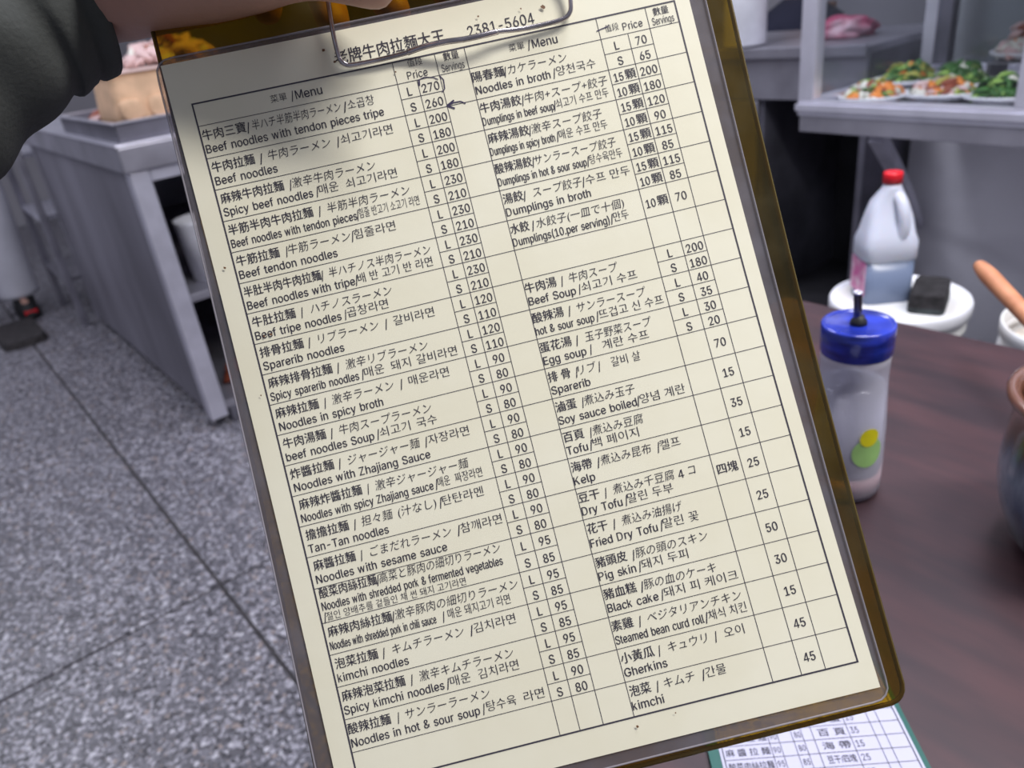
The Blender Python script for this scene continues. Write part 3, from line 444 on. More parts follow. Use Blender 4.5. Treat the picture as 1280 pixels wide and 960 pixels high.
k 190 15 0,40 0,40 254,15 254,40 62,147 190,115 190,40 97,66 98,121 0,153 0,84 120|0 1 2 3,4 5 6 7,8 9 10 11
l 95 70 -1,50 2,37 10,29 24,26 42,26 254,57 254,57 49,58 38,60 31,65 27,73 26,77 26,80 26,83 27,85 27,90 1,86 0,81 0,75 -1|4 6 5,4 7 6,4 8 7,3 8 4,3 9 8,3 10 9,3 11 10,14 16 15,13 16 14,12 16 13,11 16 12,3 16 11,2 16 3,1 16 2,0 16 1,0 17 16,0 18 17,0 19 18
m 305 26 0,26 190,56 190,56 148,54 148,59 162,66 173,75 182,86 188,98 192,110 193,129 190,144 180,154 166,160 147,156 147,161 160,169 172,178 181,190 187,204 192,218 193,234 191,249 186,261 177,270 164,276 148,278 128,278 0,248 0,248 127,245 145,236 156,224 163,209 165,197 164,187 160,179 153,173 145,169 135,168 124,168 0,137 0,137 130,134 144,126 156,115 163,100 165,89 164,79 160,70 154,63 145,58 133,57 119,57 0|9 11 10,20 22 21,8 11 9,19 22 20,19 23 22,8 12 11,0 2 1,0 4 2,4 3 2,7 12 8,18 23 19,18 24 23,6 12 7,17 24 18,6 13 12,17 25 24,5 47 6,47 13 6,16 34 17,34 25 17,47 46 13,46 14 13,5 48 47,16 35 34,33 25 34,33 26 25,5 49 48,16 36 35,32 26 33,45 14 46,4 49 5,15 36 16,4 50 49,15 37 36,31 26 32,44 15 45,15 14 45,4 51 50,15 38 37,31 27 26,0 52 4,52 51 4,44 38 15,44 39 38,30 27 31,43 39 44,43 40 39,0 53 52,42 40 43,30 28 27,29 28 30,42 41 40,0 54 53
n 205 57 113,57 0,26 0,26 190,56 190,56 144,51 144,62 166,76 181,94 189,114 192,132 190,147 184,160 174,170 160,176 142,179 120,179 0,148 0,148 118,145 137,136 152,123 161,105 165,92 163,80 159,71 151,63 141,58 129|9 11 10,9 12 11,2 4 3,2 6 4,6 5 4,8 12 9,8 13 12,7 13 8,7 23 13,23 14 13,6 25 7,25 24 7,24 23 7,22 14 23,21 14 22,21 15 14,6 26 25,20 15 21,6 27 26,2 28 6,28 27 6,20 16 15,19 16 20,2 0 28,19 17 16,18 17 19,2 1 0
o 208 104 -4,79 -1,58 8,41 23,28 43,20 66,17 94,20 122,28 146,41 165,58 180,79 189,104 192,128 189,149 180,167 165,180 146,188 122,191 94,188 66,180 43,167 23,149 8,128 -1,104 23,121 26,135 33,146 44,154 59,158 75,160 94,158 112,154 129,146 144,135 155,121 162,104 165,86 162,73 155,62 144,54 129,50 112,48 94,50 75,54 59,62 44,73 33,86 26|11 13 12,10 13 11,10 14 13,9 14 10,9 15 14,8 37 9,37 36 9,36 15 9,36 35 15,35 16 15,8 38 37,34 16 35,8 39 38,33 16 34,7 39 8,33 17 16,7 40 39,32 17 33,7 41 40,31 17 32,6 41 7,31 18 17,6 42 41,30 18 31,5 42 6,5 43 42,29 18 30,29 19 18,5 44 43,28 19 29,28 20 19,4 44 5,4 45 44,27 20 28,4 46 45,26 20 27,3 46 4,26 21 20,3 47 46,25 21 26,3 24 47,24 21 25,3 21 24,2 21 3,2 22 21,1 22 2,1 23 22,0 23 1
p 212 26 -71,26 190,56 190,56 160,59 160,63 166,69 173,76 180,86 186,98 191,115 192,137 189,156 180,173 166,185 146,193 122,195 94,193 66,185 42,173 23,157 8,137 -1,115 -4,99 -3,86 2,76 8,69 16,63 23,59 29,57 29,57 -71,110 23,126 26,140 33,150 44,158 58,163 75,164 95,163 114,158 131,150 145,140 156,126 163,110 165,94 163,81 156,70 145,62 131,58 114,56 95,58 75,63 58,70 43,81 32,94 26|9 11 10,8 11 9,0 2 1,0 3 2,8 12 11,7 12 8,7 13 12,6 13 7,5 13 6,5 43 13,43 42 13,42 14 13,4 43 5,4 44 43,4 45 44,41 14 42,0 4 3,0 48 4,48 47 4,47 46 4,46 45 4,40 14 41,40 15 14,39 15 40,38 15 39,38 16 15,0 49 48,37 16 38,0 50 49,36 16 37,36 17 16,35 17 36,0 51 50,35 18 17,34 18 35,0 29 51,29 52 51,33 18 34,29 53 52,33 19 18,32 19 33,29 28 53,28 54 53,0 30 29,27 54 28,31 19 32,27 31 54,27 19 31,26 19 27,26 20 19,25 20 26,24 20 25,24 21 20,23 21 24,23 22 21
r 130 26 0,26 190,56 190,56 160,58 160,65 173,76 184,90 190,107 192,110 192,115 192,119 192,122 192,122 161,119 162,115 162,109 163,103 163,91 161,80 157,70 151,63 142,58 131,57 118,57 0|7 9 8,7 10 9,7 11 10,7 12 11,7 13 12,6 13 7,0 2 1,0 3 2,5 13 6,4 17 5,17 16 5,16 15 5,15 14 5,14 13 5,4 18 17,4 19 18,0 4 3,0 22 4,22 21 4,21 20 4,20 19 4,0 23 22,0 24 23
s 182 91 -4,72 -3,56 2,42 9,31 19,23 32,18 47,47 53,53 40,62 30,75 25,91 23,108 25,122 31,131 40,134 51,132 60,127 68,118 74,106 78,75 85,52 93,36 104,27 119,23 137,26 152,33 166,43 177,58 185,74 190,94 192,112 191,127 186,140 179,149 170,157 158,162 145,134 139,129 149,121 158,110 164,94 166,78 164,65 158,57 150,54 139,56 129,62 122,72 116,86 111,115 105,137 97,153 86,162 71,166 53,163 37,156 24,145 12,130 3,112 -2|29 31 30,29 32 31,28 32 29,28 33 32,27 33 28,27 34 33,26 34 27,26 41 34,41 35 34,26 42 41,40 35 41,25 42 26,25 43 42,39 35 40,25 44 43,39 36 35,38 36 39,24 44 25,24 45 44,37 36 38,24 46 45,23 46 24,23 47 46,23 48 47,22 48 23,22 49 48,22 50 49,22 51 50,21 51 22,21 52 51,20 52 21,20 53 52,19 53 20,18 53 19,17 53 18,17 54 53,16 54 17,15 54 16,6 8 7,15 55 54,14 55 15,5 8 6,13 55 14,5 9 8,13 56 55,4 9 5,12 56 13,4 10 9,11 56 12,4 11 10,11 57 56,4 57 11,3 57 4,3 58 57,2 58 3,2 59 58,1 59 2,1 0 59
t 114 102 190,102 164,3 164,3 190,32 236,63 236,63 49,64 38,68 31,75 26,85 25,88 25,93 26,97 26,101 27,107 1,102 0,96 -1,90 -2,84 -2,62 1,46 11,36 26,32 46|23 5 4,23 6 5,2 0 3,2 1 0,23 7 6,22 7 23,22 8 7,22 9 8,13 15 14,22 10 9,12 15 13,21 10 22,11 15 12,10 15 11,21 15 10,20 15 21,19 15 20,19 16 15,19 17 16,19 18 17
u 205 91 -3,73 -1,57 5,44 15,35 29,28 47,26 69,26 190,57 190,57 72,60 52,68 37,82 28,100 25,113 27,125 31,134 38,142 48,146 61,148 76,148 190,179 190,179 0,149 0,149 46,154 46,143 23,129 8,111 0|6 8 7,6 9 8,19 21 20,19 22 21,18 22 19,6 10 9,5 10 6,17 25 18,25 22 18,5 11 10,16 24 17,24 25 17,4 11 5,16 26 24,26 23 24,26 22 25,15 26 16,4 12 11,14 26 15,3 12 4,3 13 12,13 26 14,3 26 13,3 27 26,23 22 26,2 27 3,2 28 27,1 28 2,1 0 28
v 195 81 0,9 190,42 190,83 78,88 60,93 43,98 27,103 10,92 10,97 27,101 43,106 60,112 78,152 190,186 190,113 0|0 2 1,0 3 2,12 14 13,12 15 14,0 4 3,11 15 12,0 5 4,10 15 11,0 9 5,9 6 5,9 6 10,6 15 10,0 8 9,7 15 6,0 7 8,0 15 7
w 284 6 190,56 0,80 0,33 190,56 0,80 0,137 190,112 190,112 190,168 0,193 0,137 190,168 0,193 0,243 190,216 190|0 1 2 3,4 5 6 7,8 9 10 11,12 13 14 15
y 195 24 -69,31 -43,36 -44,44 -45,52 -44,59 -42,65 -37,71 -29,75 -18,81 -1,9 190,42 190,83 78,88 60,93 43,98 27,103 10,92 10,97 27,101 43,106 60,112 78,153 190,186 190,102 -29,96 -43,88 -54,80 -62,70 -68,58 -71,46 -73,39 -72,32 -72,27 -70|9 11 10,9 12 11,21 23 22,21 24 23,9 13 12,20 24 21,19 16 20,16 24 20,9 14 13,18 15 19,15 16 19,9 18 14,18 15 14,9 17 18,9 16 17,9 24 16,8 24 9,7 24 8,7 25 24,6 25 7,5 25 6,4 25 5,4 26 25,0 2 1,0 3 2,3 26 4,0 26 3,0 27 26,0 28 27,0 29 28,33 29 0,32 29 33,32 30 29,31 30 32"""
SEGS = """66 1696 1371 C 牛肉三寶
1741 1832 1371 S /
1939 5348 1371 J 半ハチ半筋半肉ラーメン
5441 5565 1371 S /
5612 6640 1371 K 소곱창
81 6883 1836 E Beef noodles with tendon pieces tripe
109 1715 2600 C 牛肉拉麵
1913 2020 2600 S /
2234 4634 2600 J 牛肉ラーメン
4882 4975 2600 S /
5037 7052 2600 K 쇠고기라면
111 2452 3065 E Beef noodles
133 2526 3804 C 麻辣牛肉拉麵
2741 2833 3804 S /
2848 6076 3804 J 激辛牛肉ラーメン
121 3517 4269 E Spicy beef noodles
3657 3749 4269 S /
3780 4525 4269 K 매운
4820 6807 4269 K 쇠고기라면
113 3345 5018 C 半筋半肉牛肉拉麵
3561 3654 5018 S /
3902 7123 5018 J 半筋半肉ラーメン
101 4922 5483 E Beef noodles with tendon pieces
4937 5000 5483 S /
5021 7385 5483 K 힘줄 반고기 소고기 라면
112 1748 6225 C 牛筋拉麵
1994 2071 6225 S /
2087 4503 6225 J 牛筋ラーメン
4534 4628 6225 S /
4643 6256 6225 K 힘줄라면
103 3858 6690 E Beef tendon noodles
102 3054 7426 C 半肚半肉牛肉拉麵
3070 3147 7426 S /
3364 7344 7426 J 半ハチノス半肉ラーメン
108 4245 7891 E Beef noodles with tripe
4276 4370 7891 S /
4385 7307 7891 K 배 반 고기 반 라면
129 1772 8607 C 牛肚拉麵
1988 2066 8607 S /
2359 5523 8607 J ハチノスラーメン
121 3423 9072 E Beef tripe noodles
3563 3641 9072 S /
3672 5266 9072 K 곱창라면
128 1789 9791 C 排骨拉麵
1975 2068 9791 S /
2377 4713 9791 J リブラーメン
4963 5057 9791 S /
5308 6898 9791 K 갈비라면
136 3241 10256 E Sparerib noodles
158 2611 10984 C 麻辣排骨拉麵
2798 2891 10984 S /
3140 6350 10984 J 激辛リブラーメン
121 3524 11449 E Spicy sparerib noodles
3649 3727 11449 S /
3758 4524 11449 K 매운
4805 5558 11449 K 돼지
5810 7387 11449 K 갈비라면
146 1796 12165 C 麻辣拉麵
2013 2090 12165 S /
2323 4723 12165 J 激辛ラーメン
4974 5068 12165 S /
5319 6893 12165 K 매운라면
172 4171 12630 E Noodles in spicy broth
152 1787 13348 C 牛肉湯麵
1973 2066 13348 S /
2314 5907 13348 J 牛肉スープラーメン
147 3539 13813 E beef noodles Soup
3663 3757 13813 S /
3788 4961 13813 K 쇠고기
5227 6012 13813 K 국수
142 1809 14538 C 炸醬拉麵
1995 2088 14538 S /
2367 5174 14538 J ジャージャー麵
5363 5457 14538 S /
5504 7092 14538 K 자장라면
169 5436 15003 E Noodles with Zhajiang Sauce
195 2606 15728 C 麻辣炸醬拉麵
2824 2886 15728 S /
3135 6780 15728 J 激辛ジャージャー麵
160 5269 16193 E Noodles with spicy Zhajiang sauce
5363 5456 16193 S /
5472 5942 16193 K 매운
6146 7199 16193 K 짜장라면
174 1810 16909 C 擔擔拉麵
2011 2104 16909 S /
2321 3533 16909 J 担々麵
3735 5218 16909 J (汁なし)
5343 5437 16909 S /
5468 7067 16909 K 탄탄라멘
156 3233 17374 E Tan-Tan noodles
185 1789 18092 C 麻醬拉麵
1990 2067 18092 S /
2362 5520 18092 J ごまだれラーメン
5755 5864 18092 S /
5895 7493 18092 K 참깨라면
167 5218 18557 E Noodles with sesame sauce
152 2357 19141 C 酸菜肉絲拉麵
2366 2450 19141 S /
2465 7167 19141 J 高菜と豚肉の細切りラーメン
140 7134 19581 E Noodles with shredded pork & fermented vegetables
132 209 20001 S /
225 5610 20001 k 절인 양배추를 겉들인 채 썬 돼지 고기라면
142 2591 20610 C 麻辣肉絲拉麵
2606 2699 20610 S /
2714 7484 20610 J 激辛豚肉の細切りラーメン
109 4180 21075 E Noodles with shredded pork in chili sauce
4444 4521 21075 S /
4661 7070 21075 K 매운 돼지고기 라면
133 1761 21820 C 泡菜拉麵
1945 2038 21820 S /
2330 5081 21820 J キムチラーメン
5329 5438 21820 S /
5484 7084 21820 K 김치라면
115 2819 22285 E kimchi noodles
109 2517 23028 C 麻辣泡菜拉麵
2733 2825 23028 S /
3071 6700 23028 J 激辛キムチラーメン
76 3897 23493 E Spicy kimchi noodles
4005 4113 23493 S /
4159 4930 23493 K 매운
5239 6784 23493 K 김치라면
54 1674 24240 C 酸辣拉麵
1934 2011 24240 S /
2256 5484 24240 J サンラーラーメン
67 4968 24705 E Noodles in hot & sour soup
5091 5183 24705 S /
5260 6383 24705 K 탕수육
6691 7461 24705 K 라면
10508 11786 1371 C 陽春麵
11786 11866 1371 S /
11930 14298 1371 J カケラーメン
10535 13503 1836 E Noodles in broth
13632 13729 1836 S /
13777 15349 1836 K 양천국수
10519 12152 2600 C 牛肉湯餃
12184 12264 2600 S /
12296 15644 2600 J 牛肉+スープ+餃子
10498 13355 3065 E Dumplings in beef soup
13355 13436 3065 S /
13452 15575 3065 K 쇠고기 수프 만두
10536 12171 3804 C 麻辣湯餃
12171 12251 3804 S /
12267 15112 3804 J 激辛スープ餃子
10500 13084 4269 E Dumplings in spicy broth
13165 13246 4269 S /
13278 15221 4269 K 매운 수프 만두
10520 11978 5018 C 酸辣湯餃
11994 12075 5018 S /
12091 15371 5018 J サンラースープ餃子
10515 14054 5483 E Dumplings in hot & sour soup
14086 14167 5483 S /
14199 15513 5483 K 탕수육만두
10537 11322 6225 C 湯餃
11338 11434 6225 S /
11723 13688 6225 J スープ餃子
13704 13801 6225 S /
13849 15631 6225 K 수프 만두
10532 13909 6690 E Dumplings in broth
10523 11260 7426 C 水餃
11372 11468 7426 S /
11549 15080 7426 J 水餃子(一皿で十個)
10503 14362 7891 E Dumplings(10.per serving)
14426 14523 7891 S /
14556 15155 7891 K 만두
10504 11752 9791 C 牛肉湯
11944 12025 9791 S /
12265 14228 9791 J 牛肉スープ
10530 12404 10256 E Beef Soup
12532 12612 10256 S /
12660 14882 10256 K 쇠고기 수프
10506 11737 10984 C 酸辣湯
11929 12025 10984 S /
12281 15047 10984 J サンラースープ
10500 12836 11449 E hot & sour soup
12932 13028 11449 S /
13060 15634 11449 K 뜨겁고 신 수프
10494 11755 12165 C 蛋花湯
11931 12027 12165 S /
12299 14962 12165 J 玉子野菜スープ
10519 12211 12630 E Egg soup
12371 12451 12630 S /
12883 14728 12630 K 계란 수프
10528 11404 13348 C 排 骨
11611 11707 13348 S /
11723 12442 13348 J リブ
12521 12601 13348 S /
13049 14202 13348 K 갈비 살
10537 12066 13813 E Sparerib
10526 11337 14538 C 滷蛋
11560 11640 14538 S /
11655 13665 14538 J 煮込み玉子
10518 13606 15003 E Soy sauce boiled
13638 13733 15003 S /
13765 15554 15003 K 양념 계란
10523 11332 15728 C 百頁
11570 11649 15728 S /
11681 13701 15728 J 煮込み豆腐
10530 11354 16193 E Tofu
11449 11544 16193 S /
11576 13386 16193 K 백 페이지
10535 11342 16909 C 海帶
11548 11659 16909 S /
11691 13704 16909 J 煮込み昆布
13927 14022 16909 S /
14054 14847 16909 K 켈프
10510 11332 17374 E Kelp
10514 11334 18092 C 豆干
11539 11618 18092 S /
11871 14305 18092 J 煮込み千豆腐
14431 14653 18092 E 4
14843 15127 18092 J コ
10519 12095 18557 E Dry Tofu
12221 12316 18557 S /
12332 14115 18557 K 말린 두부
10543 11329 19311 C 花干
11549 11643 19311 S /
11895 14272 19311 J 煮込み油揚げ
10524 13148 19801 E Fried Dry Tofu
13273 13368 19801 S /
13399 14783 19801 K 말린 꽃
10532 11738 20610 C 豬頭皮
11957 12051 20610 S /
12082 14904 20610 J 豚の頭のスキン
10519 11957 21075 E Pig skin
12083 12176 21075 S /
12208 14007 21075 K 돼지 두피
10525 11788 21820 C 豬血糕
11960 12069 21820 S /
12084 14893 21820 J 豚の血のケーキ
10542 12504 22285 E Black cake
12628 12722 22285 S /
12753 15617 22285 K 돼지 피 케이크
10515 11338 23028 C 素雞
11555 11649 23028 S /
11897 15529 23028 J ベジタリアンチキン
10531 13940 23493 E Steamed bean curd roll
14002 14110 23493 S /
14141 15596 23493 K 채식 치킨
10547 11814 24240 C 小黃瓜
11984 12061 24240 S /
12370 13883 24240 J キュウリ
14161 14238 24240 S /
14531 15287 24240 K 오이
10545 12179 24705 E Gherkins
10557 11356 25459 C 泡菜
11571 11663 25459 S /
11878 13046 25459 J キムチ
13322 13430 25459 S /
13476 14243 25459 K 간물
10523 11719 25924 E kimchi
2850 3461 530 j 菜單
3637 3714 560 S /
3793 4808 550 M Menu
12184 12794 530 j 菜單
12931 13028 560 S /
13111 14111 550 M Menu
8212 8794 280 j 值段
8103 8891 710 P Price
9620 10223 330 c 數量
9458 10347 720 P Servings
16045 16599 600 j 值段
16750 17551 650 P Price
18061 18684 380 c 數量
17942 18828 720 P Servings
5571 9862 -383 T 老牌牛肉拉麵大王
10778 13414 -402 N 2381-5604"""
tcu = bpy.data.curves.new('txt', 'FONT'); tob = bpy.data.objects.new('txt', tcu); COL.objects.link(tob)
tcu.resolution_u = 3; tcu.size = 1.0
def glyphs(body, off=0.0, shear=0.0):
    tcu.body = body; tcu.offset = off; tcu.shear = shear
    dg = bpy.context.evaluated_depsgraph_get(); dg.update()
    ev = tob.evaluated_get(dg); me = ev.to_mesh()
    vs = [tuple(v.co) for v in me.vertices]; fs = [tuple(p.vertices) for p in me.polygons]
    ev.to_mesh_clear(); return vs, fs
LATIN = {}
for ln in LATIN_DATA.strip('\n').split('\n'):
    hd, fd = ln.rsplit('|', 1); adv, vv = hd[2:].split(' ', 1)
    LATIN[ln[0]] = (int(adv) / 500, [tuple(int(q) / 500 for q in p.split()) for p in vv.split(',')], [tuple(map(int, p.split())) for p in fd.split(',')])
_cjk_glyphs = glyphs
def glyphs(body, off=0.0, shear=0.0):
    if any(ch != ' ' and ch not in LATIN for ch in body): return _cjk_glyphs(body, off, shear)
    vs, fs, x = [], [], 0.0
    for ch in body:
        if ch == ' ': x += .26; continue
        adv, gv, gf = LATIN[ch]; k = len(vs)
        vs += [(x + a, b) + (0,) for a, b in gv]; fs += [tuple(k + i for i in f) for f in gf]; x += adv
    return vs, fs
def ext(body):
    vs, _ = glyphs(body); return min(v[1] for v in vs), max(v[1] for v in vs)
CAP = ext('L')[1]; hz = ext('國'); CJK = hz[1] - hz[0]
# style: (height of H or of a full-width glyph in metres, offset of outline, uses CJK metric, material set)
STY = {'E': (.00310, .0, 0), 'S': (.0034, -.004, 0), 'C': (.00385, .0, 1), 'J': (.00375, -.007, 1), 'K': (.00375, -.008, 1),
       'M': (.0033, .0, 0), 'P': (.0029, -.008, 0), 'j': (.0028, -.006, 1), 'c': (.0030, .0, 1), 'k': (.0030, -.008, 1), 'T': (.0052, .0, 1), 'N': (.0041, .0, 0), 'L': (.00325, .0, 0)}
def put(vs, fs, body, u0, u1, vb, sty, align='fit'):
    hgt, off, cj = STY[sty]
    gv, gf = glyphs(body, off, 0.12 if sty == 'J' else 0.0)
    if not gv: return
    x0 = min(v[0] for v in gv); x1 = max(v[0] for v in gv)
    sy = hgt / (CJK if cj else CAP); yo = hz[0] * sy + (.00012 if cj else 0)
    if cj: yo = 0
    if align == 'fit': sx = (u1 - u0) / (x1 - x0); ox = u0 - x0 * sx
    else:
        sx = sy * .84; ox = (u0 + u1) / 2 - (x0 + x1) / 2 * sx
    k0 = len(vs)
    for x, y, _z in gv: vs.append((ox + x * sx, vb - y * sy - yo, .00016))
    for f in gf: fs.append(tuple(k0 + i for i in f))
    if sty in 'ELMNCcT':
        k1 = len(vs); vs += [(a + .00007, b_, .00017) for a, b_, c_ in vs[k0:k1]]; fs += [tuple(k1 + i for i in f) for f in gf]
dark_v, dark_f, thin_v, thin_f = [], [], [], []
for ln in SEGS.strip().split('\n'):
    a, bb, c, st, txt = ln.split(' ', 4)
    t = (thin_v, thin_f) if st in 'JKjkS' else (dark_v, dark_f)
    ex = .00022 if st == 'S' else 0.0
    put(t[0], t[1], txt, int(a) * 1e-5 - ex, int(bb) * 1e-5 + ex, int(c) * 1e-5, st)
LP = [(270, 260), (200, 180), (200, 180), (230, 210), (230, 210), (230, 210), (230, 210), (120, 110), (120, 110)] + [(90, 80)] * 6 + [(95, 85)] * 4 + [(90, 80)]
def cell(txt, k, va, vb_, sty='L'):
    if txt.endswith('顆'):
        w_ = U[k + 1] - U[k]; vb0 = (va + vb_) / 2 + STY[sty][0] / 2
        put(dark_v, dark_f, txt[:2], U[k] + w_ * .12, U[k] + w_ * .46, vb0, 'L', 'fit'); put(dark_v, dark_f, '顆', U[k] + w_ * .54, U[k] + w_ * .93, vb0 + .0002, 'C', 'fit'); return
    put(dark_v, dark_f, txt, U[k], U[k + 1], (va + vb_) / 2 + STY[sty][0] / 2, sty, 'centre')
for i, (l, s) in enumerate(LP, 1):
    m_ = (V[i] + V[i + 1]) / 2
    for txt, k, va, vb_ in (('L', 1, V[i], m_), (str(l), 2, V[i], m_), ('S', 1, m_, V[i + 1]), (str(s), 2, m_, V[i + 1])): cell(txt, k, va, vb_)
RP = {1: ('L', 70, 'S', 65), 2: ('15顆', 200, '10顆', 180), 3: ('15顆', 120, '10顆', 90), 4: ('15顆', 115, '10顆', 85), 5: ('15顆', 115, '10顆', 85),
      8: ('L', 200, 'S', 180), 9: ('L', 40, 'S', 35), 10: ('L', 30, 'S', 20)}
for i, (a, p, b2, q) in RP.items():
    m_ = (V[i] + V[i + 1]) / 2
    for txt, k, va, vb_ in ((a, 5, V[i], m_), (str(p), 6, V[i], m_), (b2, 5, m_, V[i + 1]), (str(q), 6, m_, V[i + 1])): cell(txt, k, va, vb_)
for i, (a, p) in {6: ('10顆', 70), 11: ('', 70), 12: ('', 15), 13: ('', 35), 14: ('', 15), 15: ('四塊', 25), 16: ('', 25), 17: ('', 50), 18: ('', 30), 19: ('', 15), 20: ('', 45), 21: ('', 45)}.items():
    if a == '四塊': put(dark_v, dark_f, a, U[5] + .0014, U[6] - .0016, (V[i] + V[i + 1]) / 2 + .0017, 'C', 'fit')
    elif a: cell(a, 5, V[i], V[i + 1])
    cell(str(p), 6, V[i], V[i + 1])
onmenu('printed_text', dark_v, dark_f, INK); onmenu('thin_printed_text', thin_v, thin_f, INK)
# pen marks: arrow by the first price, ticks round 270, a stroke in the right header
vs, fs = [], []
for poly, wd in (([(.1003, .0212), (.0985, .0200), (.0958, .0199), (.0932, .0206)], .00045), ([(.0962, .0190), (.0930, .0205), (.0958, .0222)], .0006),
                 ([(.0848, .0086), (.0872, .0080), (.0905, .0088), (.0922, .0100)], .00035), ([(.0930, .0086), (.0942, .0105), (.0938, .0140), (.0925, .0150)], .0004),
                 ([(.0850, .0084), (.0846, .0108)], .0006), ([(.1570, .0050), (.1590, .0046), (.1622, .0041)], .0004)):
    vs, fs = [], []
    for p, q in zip(poly, poly[1:]): strip(vs, fs, p, q, wd, .0002)
    onmenu('pen_mark', vs, fs, PEN)
# rust and food specks on the film
vs, fs = [], []
for (u, v, r) in ((.0525, -.0095, .0006), (.0555, -.0045, .0005), (.1385, -.0085, .0009), (.1300, -.0095, .0004), (.1425, -.002, .0004), (.0072, .0905, .0006), (.0045, .0905, .0004),
                  (-.0035, .062, .0005), (-.002, .112, .0004), (.113, -.010, .0004), (.077, .004, .0004), (.105, .2655, .0005), (.12, .264, .0003), (.006, .258, .0003)):
    k0 = len(vs); n = 9
    for i in range(n):
        q = r * random.uniform(.6, 1.3); vs.append((u + q * cos(2 * pi * i / n), v + q * sin(2 * pi * i / n), .0007))
    fs.append(tuple(range(k0, k0 + n)))
onmenu('brown_specks', vs, fs, mat('brown_speck', (0.16, 0.08, 0.04), rough=.6))['kind'] = 'stuff'

# ================================================================== CLIPBOARD
board = thing('clipboard', 'amber see-through acrylic clipboard with a bent wire clip, held behind the menu', 'clipboard', S(.095, .281, -.003))
BI = Matrix.Translation(-board.location)
bf = quadfn((-.0072, -.046), (.2142, -.046), (-.0156, .2808), (.2040, .2800), r=.006, wd=.22, ht=.327)
vs, fs = slab('b', bf, 74, 110, -.0038, -.0012, AMBER, board)
me = bpy.data.meshes.new('acrylic_board'); me.from_pydata([BI @ S(*v) for v in vs], [], fs); me.update(); link('acrylic_board', me, AMBER, board)
EDGE = film('amber_edge', (0.5, 0.38, 0.08), 0.6, (0.15, 0.115, 0.035), 0.25)
rim = [bf(i / 74, 1.0) for i in range(75)] + [bf(1.0, j / 110) for j in range(109, -1, -1)]
obj('board_edge', tube([BI @ S(u, v, -.0024) for u, v in rim], 0.0009, 6), EDGE, board, True)
rim = [bf(0.0, j / 110) for j in range(0, 111)]
obj('board_edge', tube([BI @ S(u, v, -.0024) for u, v in rim], 0.0009, 6), EDGE, board, True)
# clip: base plate, hinge bar, sprung wire loop
def sbox(u0, u1, v0, v1, h0, h1, bev=0.0):
    b = box(u0, u1, v0, v1, h0, h1, bev)
    for vtx in b.verts: vtx.co = BI @ S(vtx.co.x, vtx.co.y, vtx.co.z)
    return b
obj('clip_plate', sbox(.062, .146, -.044, -.026, .0008, .0022, .0005), CHROME, board)
obj('hinge_bar', tube([BI @ S(.0605, -.0262, .0040), BI @ S(.104, -.0262, .0040), BI @ S(.1475, -.0262, .0040)], .0016, 12), CHROME, board, True)
obj('hinge_bar', tube([BI @ S(.0605, -.0300, .0055), BI @ S(.104, -.0300, .0055), BI @ S(.1475, -.0300, .0055)], .0013, 12), CHROME, board, True)
wire = [(.0605, -.034, .0060), (.0597, -.0255, .0050), (.0584, -.0150, .0036), (.0580, -.0075, .0026), (.0583, -.0045, .0022), (.0600, -.0026, .0020), (.0630, -.0020, .0019),
        (.0720, -.0019, .0019), (.0835, -.0023, .0022), (.0900, -.0030, .0034), (.0985, -.0030, .0048), (.1060, -.0024, .0052), (.1130, -.0024, .0048), (.1190, -.0027, .0040),
        (.1290, -.0018, .0028), (.1400, -.0018, .0024), (.1455, -.0024, .0024), (.1480, -.0040, .0025), (.1492, -.0070, .0028), (.1500, -.0150, .0036), (.1485, -.0255, .0050), (.1475, -.034, .0060)]
def Wp(u, v, h): return S(u - h * (.24 - u * 1.0) * .9, v + h * .38, h)
wl = obj('wire_loop', tube([BI @ q for q in smooth_path([Wp(*x) for x in wire], 5)], .00092, 12), CHROME, board, True)
obj('wire_sleeve', tube([BI @ q for q in smooth_path([Wp(*x) for x in wire[8:14]], 5)], .00112, 12), CHROME, wl, True)

# ================================================================== PERSON HOLDING IT
ph = thing('person', 'person in a dark grey-green jacket sleeve, hand gripping the top of the clipboard', 'person', P(-60, 200, .36))
PHI = Matrix.Translation(-ph.location)
def J_(k, px, py, d, r): return (k, PHI @ P(px, py, d), r)
wr = J_('wr', 110, -62, .288, (.038, .034))
pal = J_('pa', 212, 6, .280, (.042, .044))
pal2 = J_('pb', 300, -135, .296, (.036, .024))
chains = [
 [pal, wr, J_('fa', -10, -45, .277, (.034, .030)), J_('fb', -130, 40, .263, (.036, .032))],
 [pal, pal2],
 [pal, J_('t1', 316, -74, .270, .0205), J_('t2', 400, -60, .268, .0160), J_('t3', 462, -38, .268, .0140), J_('t4', 502, -27, .269, .0125)],
]
# four fingers: over the top edge, then down the back of the board
for n, (bx_, ex, ey, r) in enumerate(((300, 335, 30, .0080), (345, 425, 50, .0086), (395, 505, 35, .0088), (440, 575, 5, .0084))):
    ks = 'f%d' % n
    chains.append([pal2, J_(ks + 'a', bx_ + 10, -135 - 8 * n, .316, r * 1.12), J_(ks + 'b', bx_ + 28 + 8 * n, -88, .3235, r * 1.05), J_(ks + 'c', (bx_ + ex) / 2 + 12, (ey - 95) / 2 - 8, .3225, r), J_(ks + 'd', ex, ey, .3185, r * .82)])
hand = skin_body('hand', chains, SKIN, ph, sub=2)
nb = bmesh.new(); bmesh.ops.create_uvsphere(nb, u_segments=16, v_segments=10, radius=1)
n0 = P(508, -33, .2585); nx_ = (M @ Vector((1, .32, 0))).normalized(); ny_ = (M @ Vector((-.32, 1, 0))).normalized(); nz_ = M @ Vector((0, 0, 1))
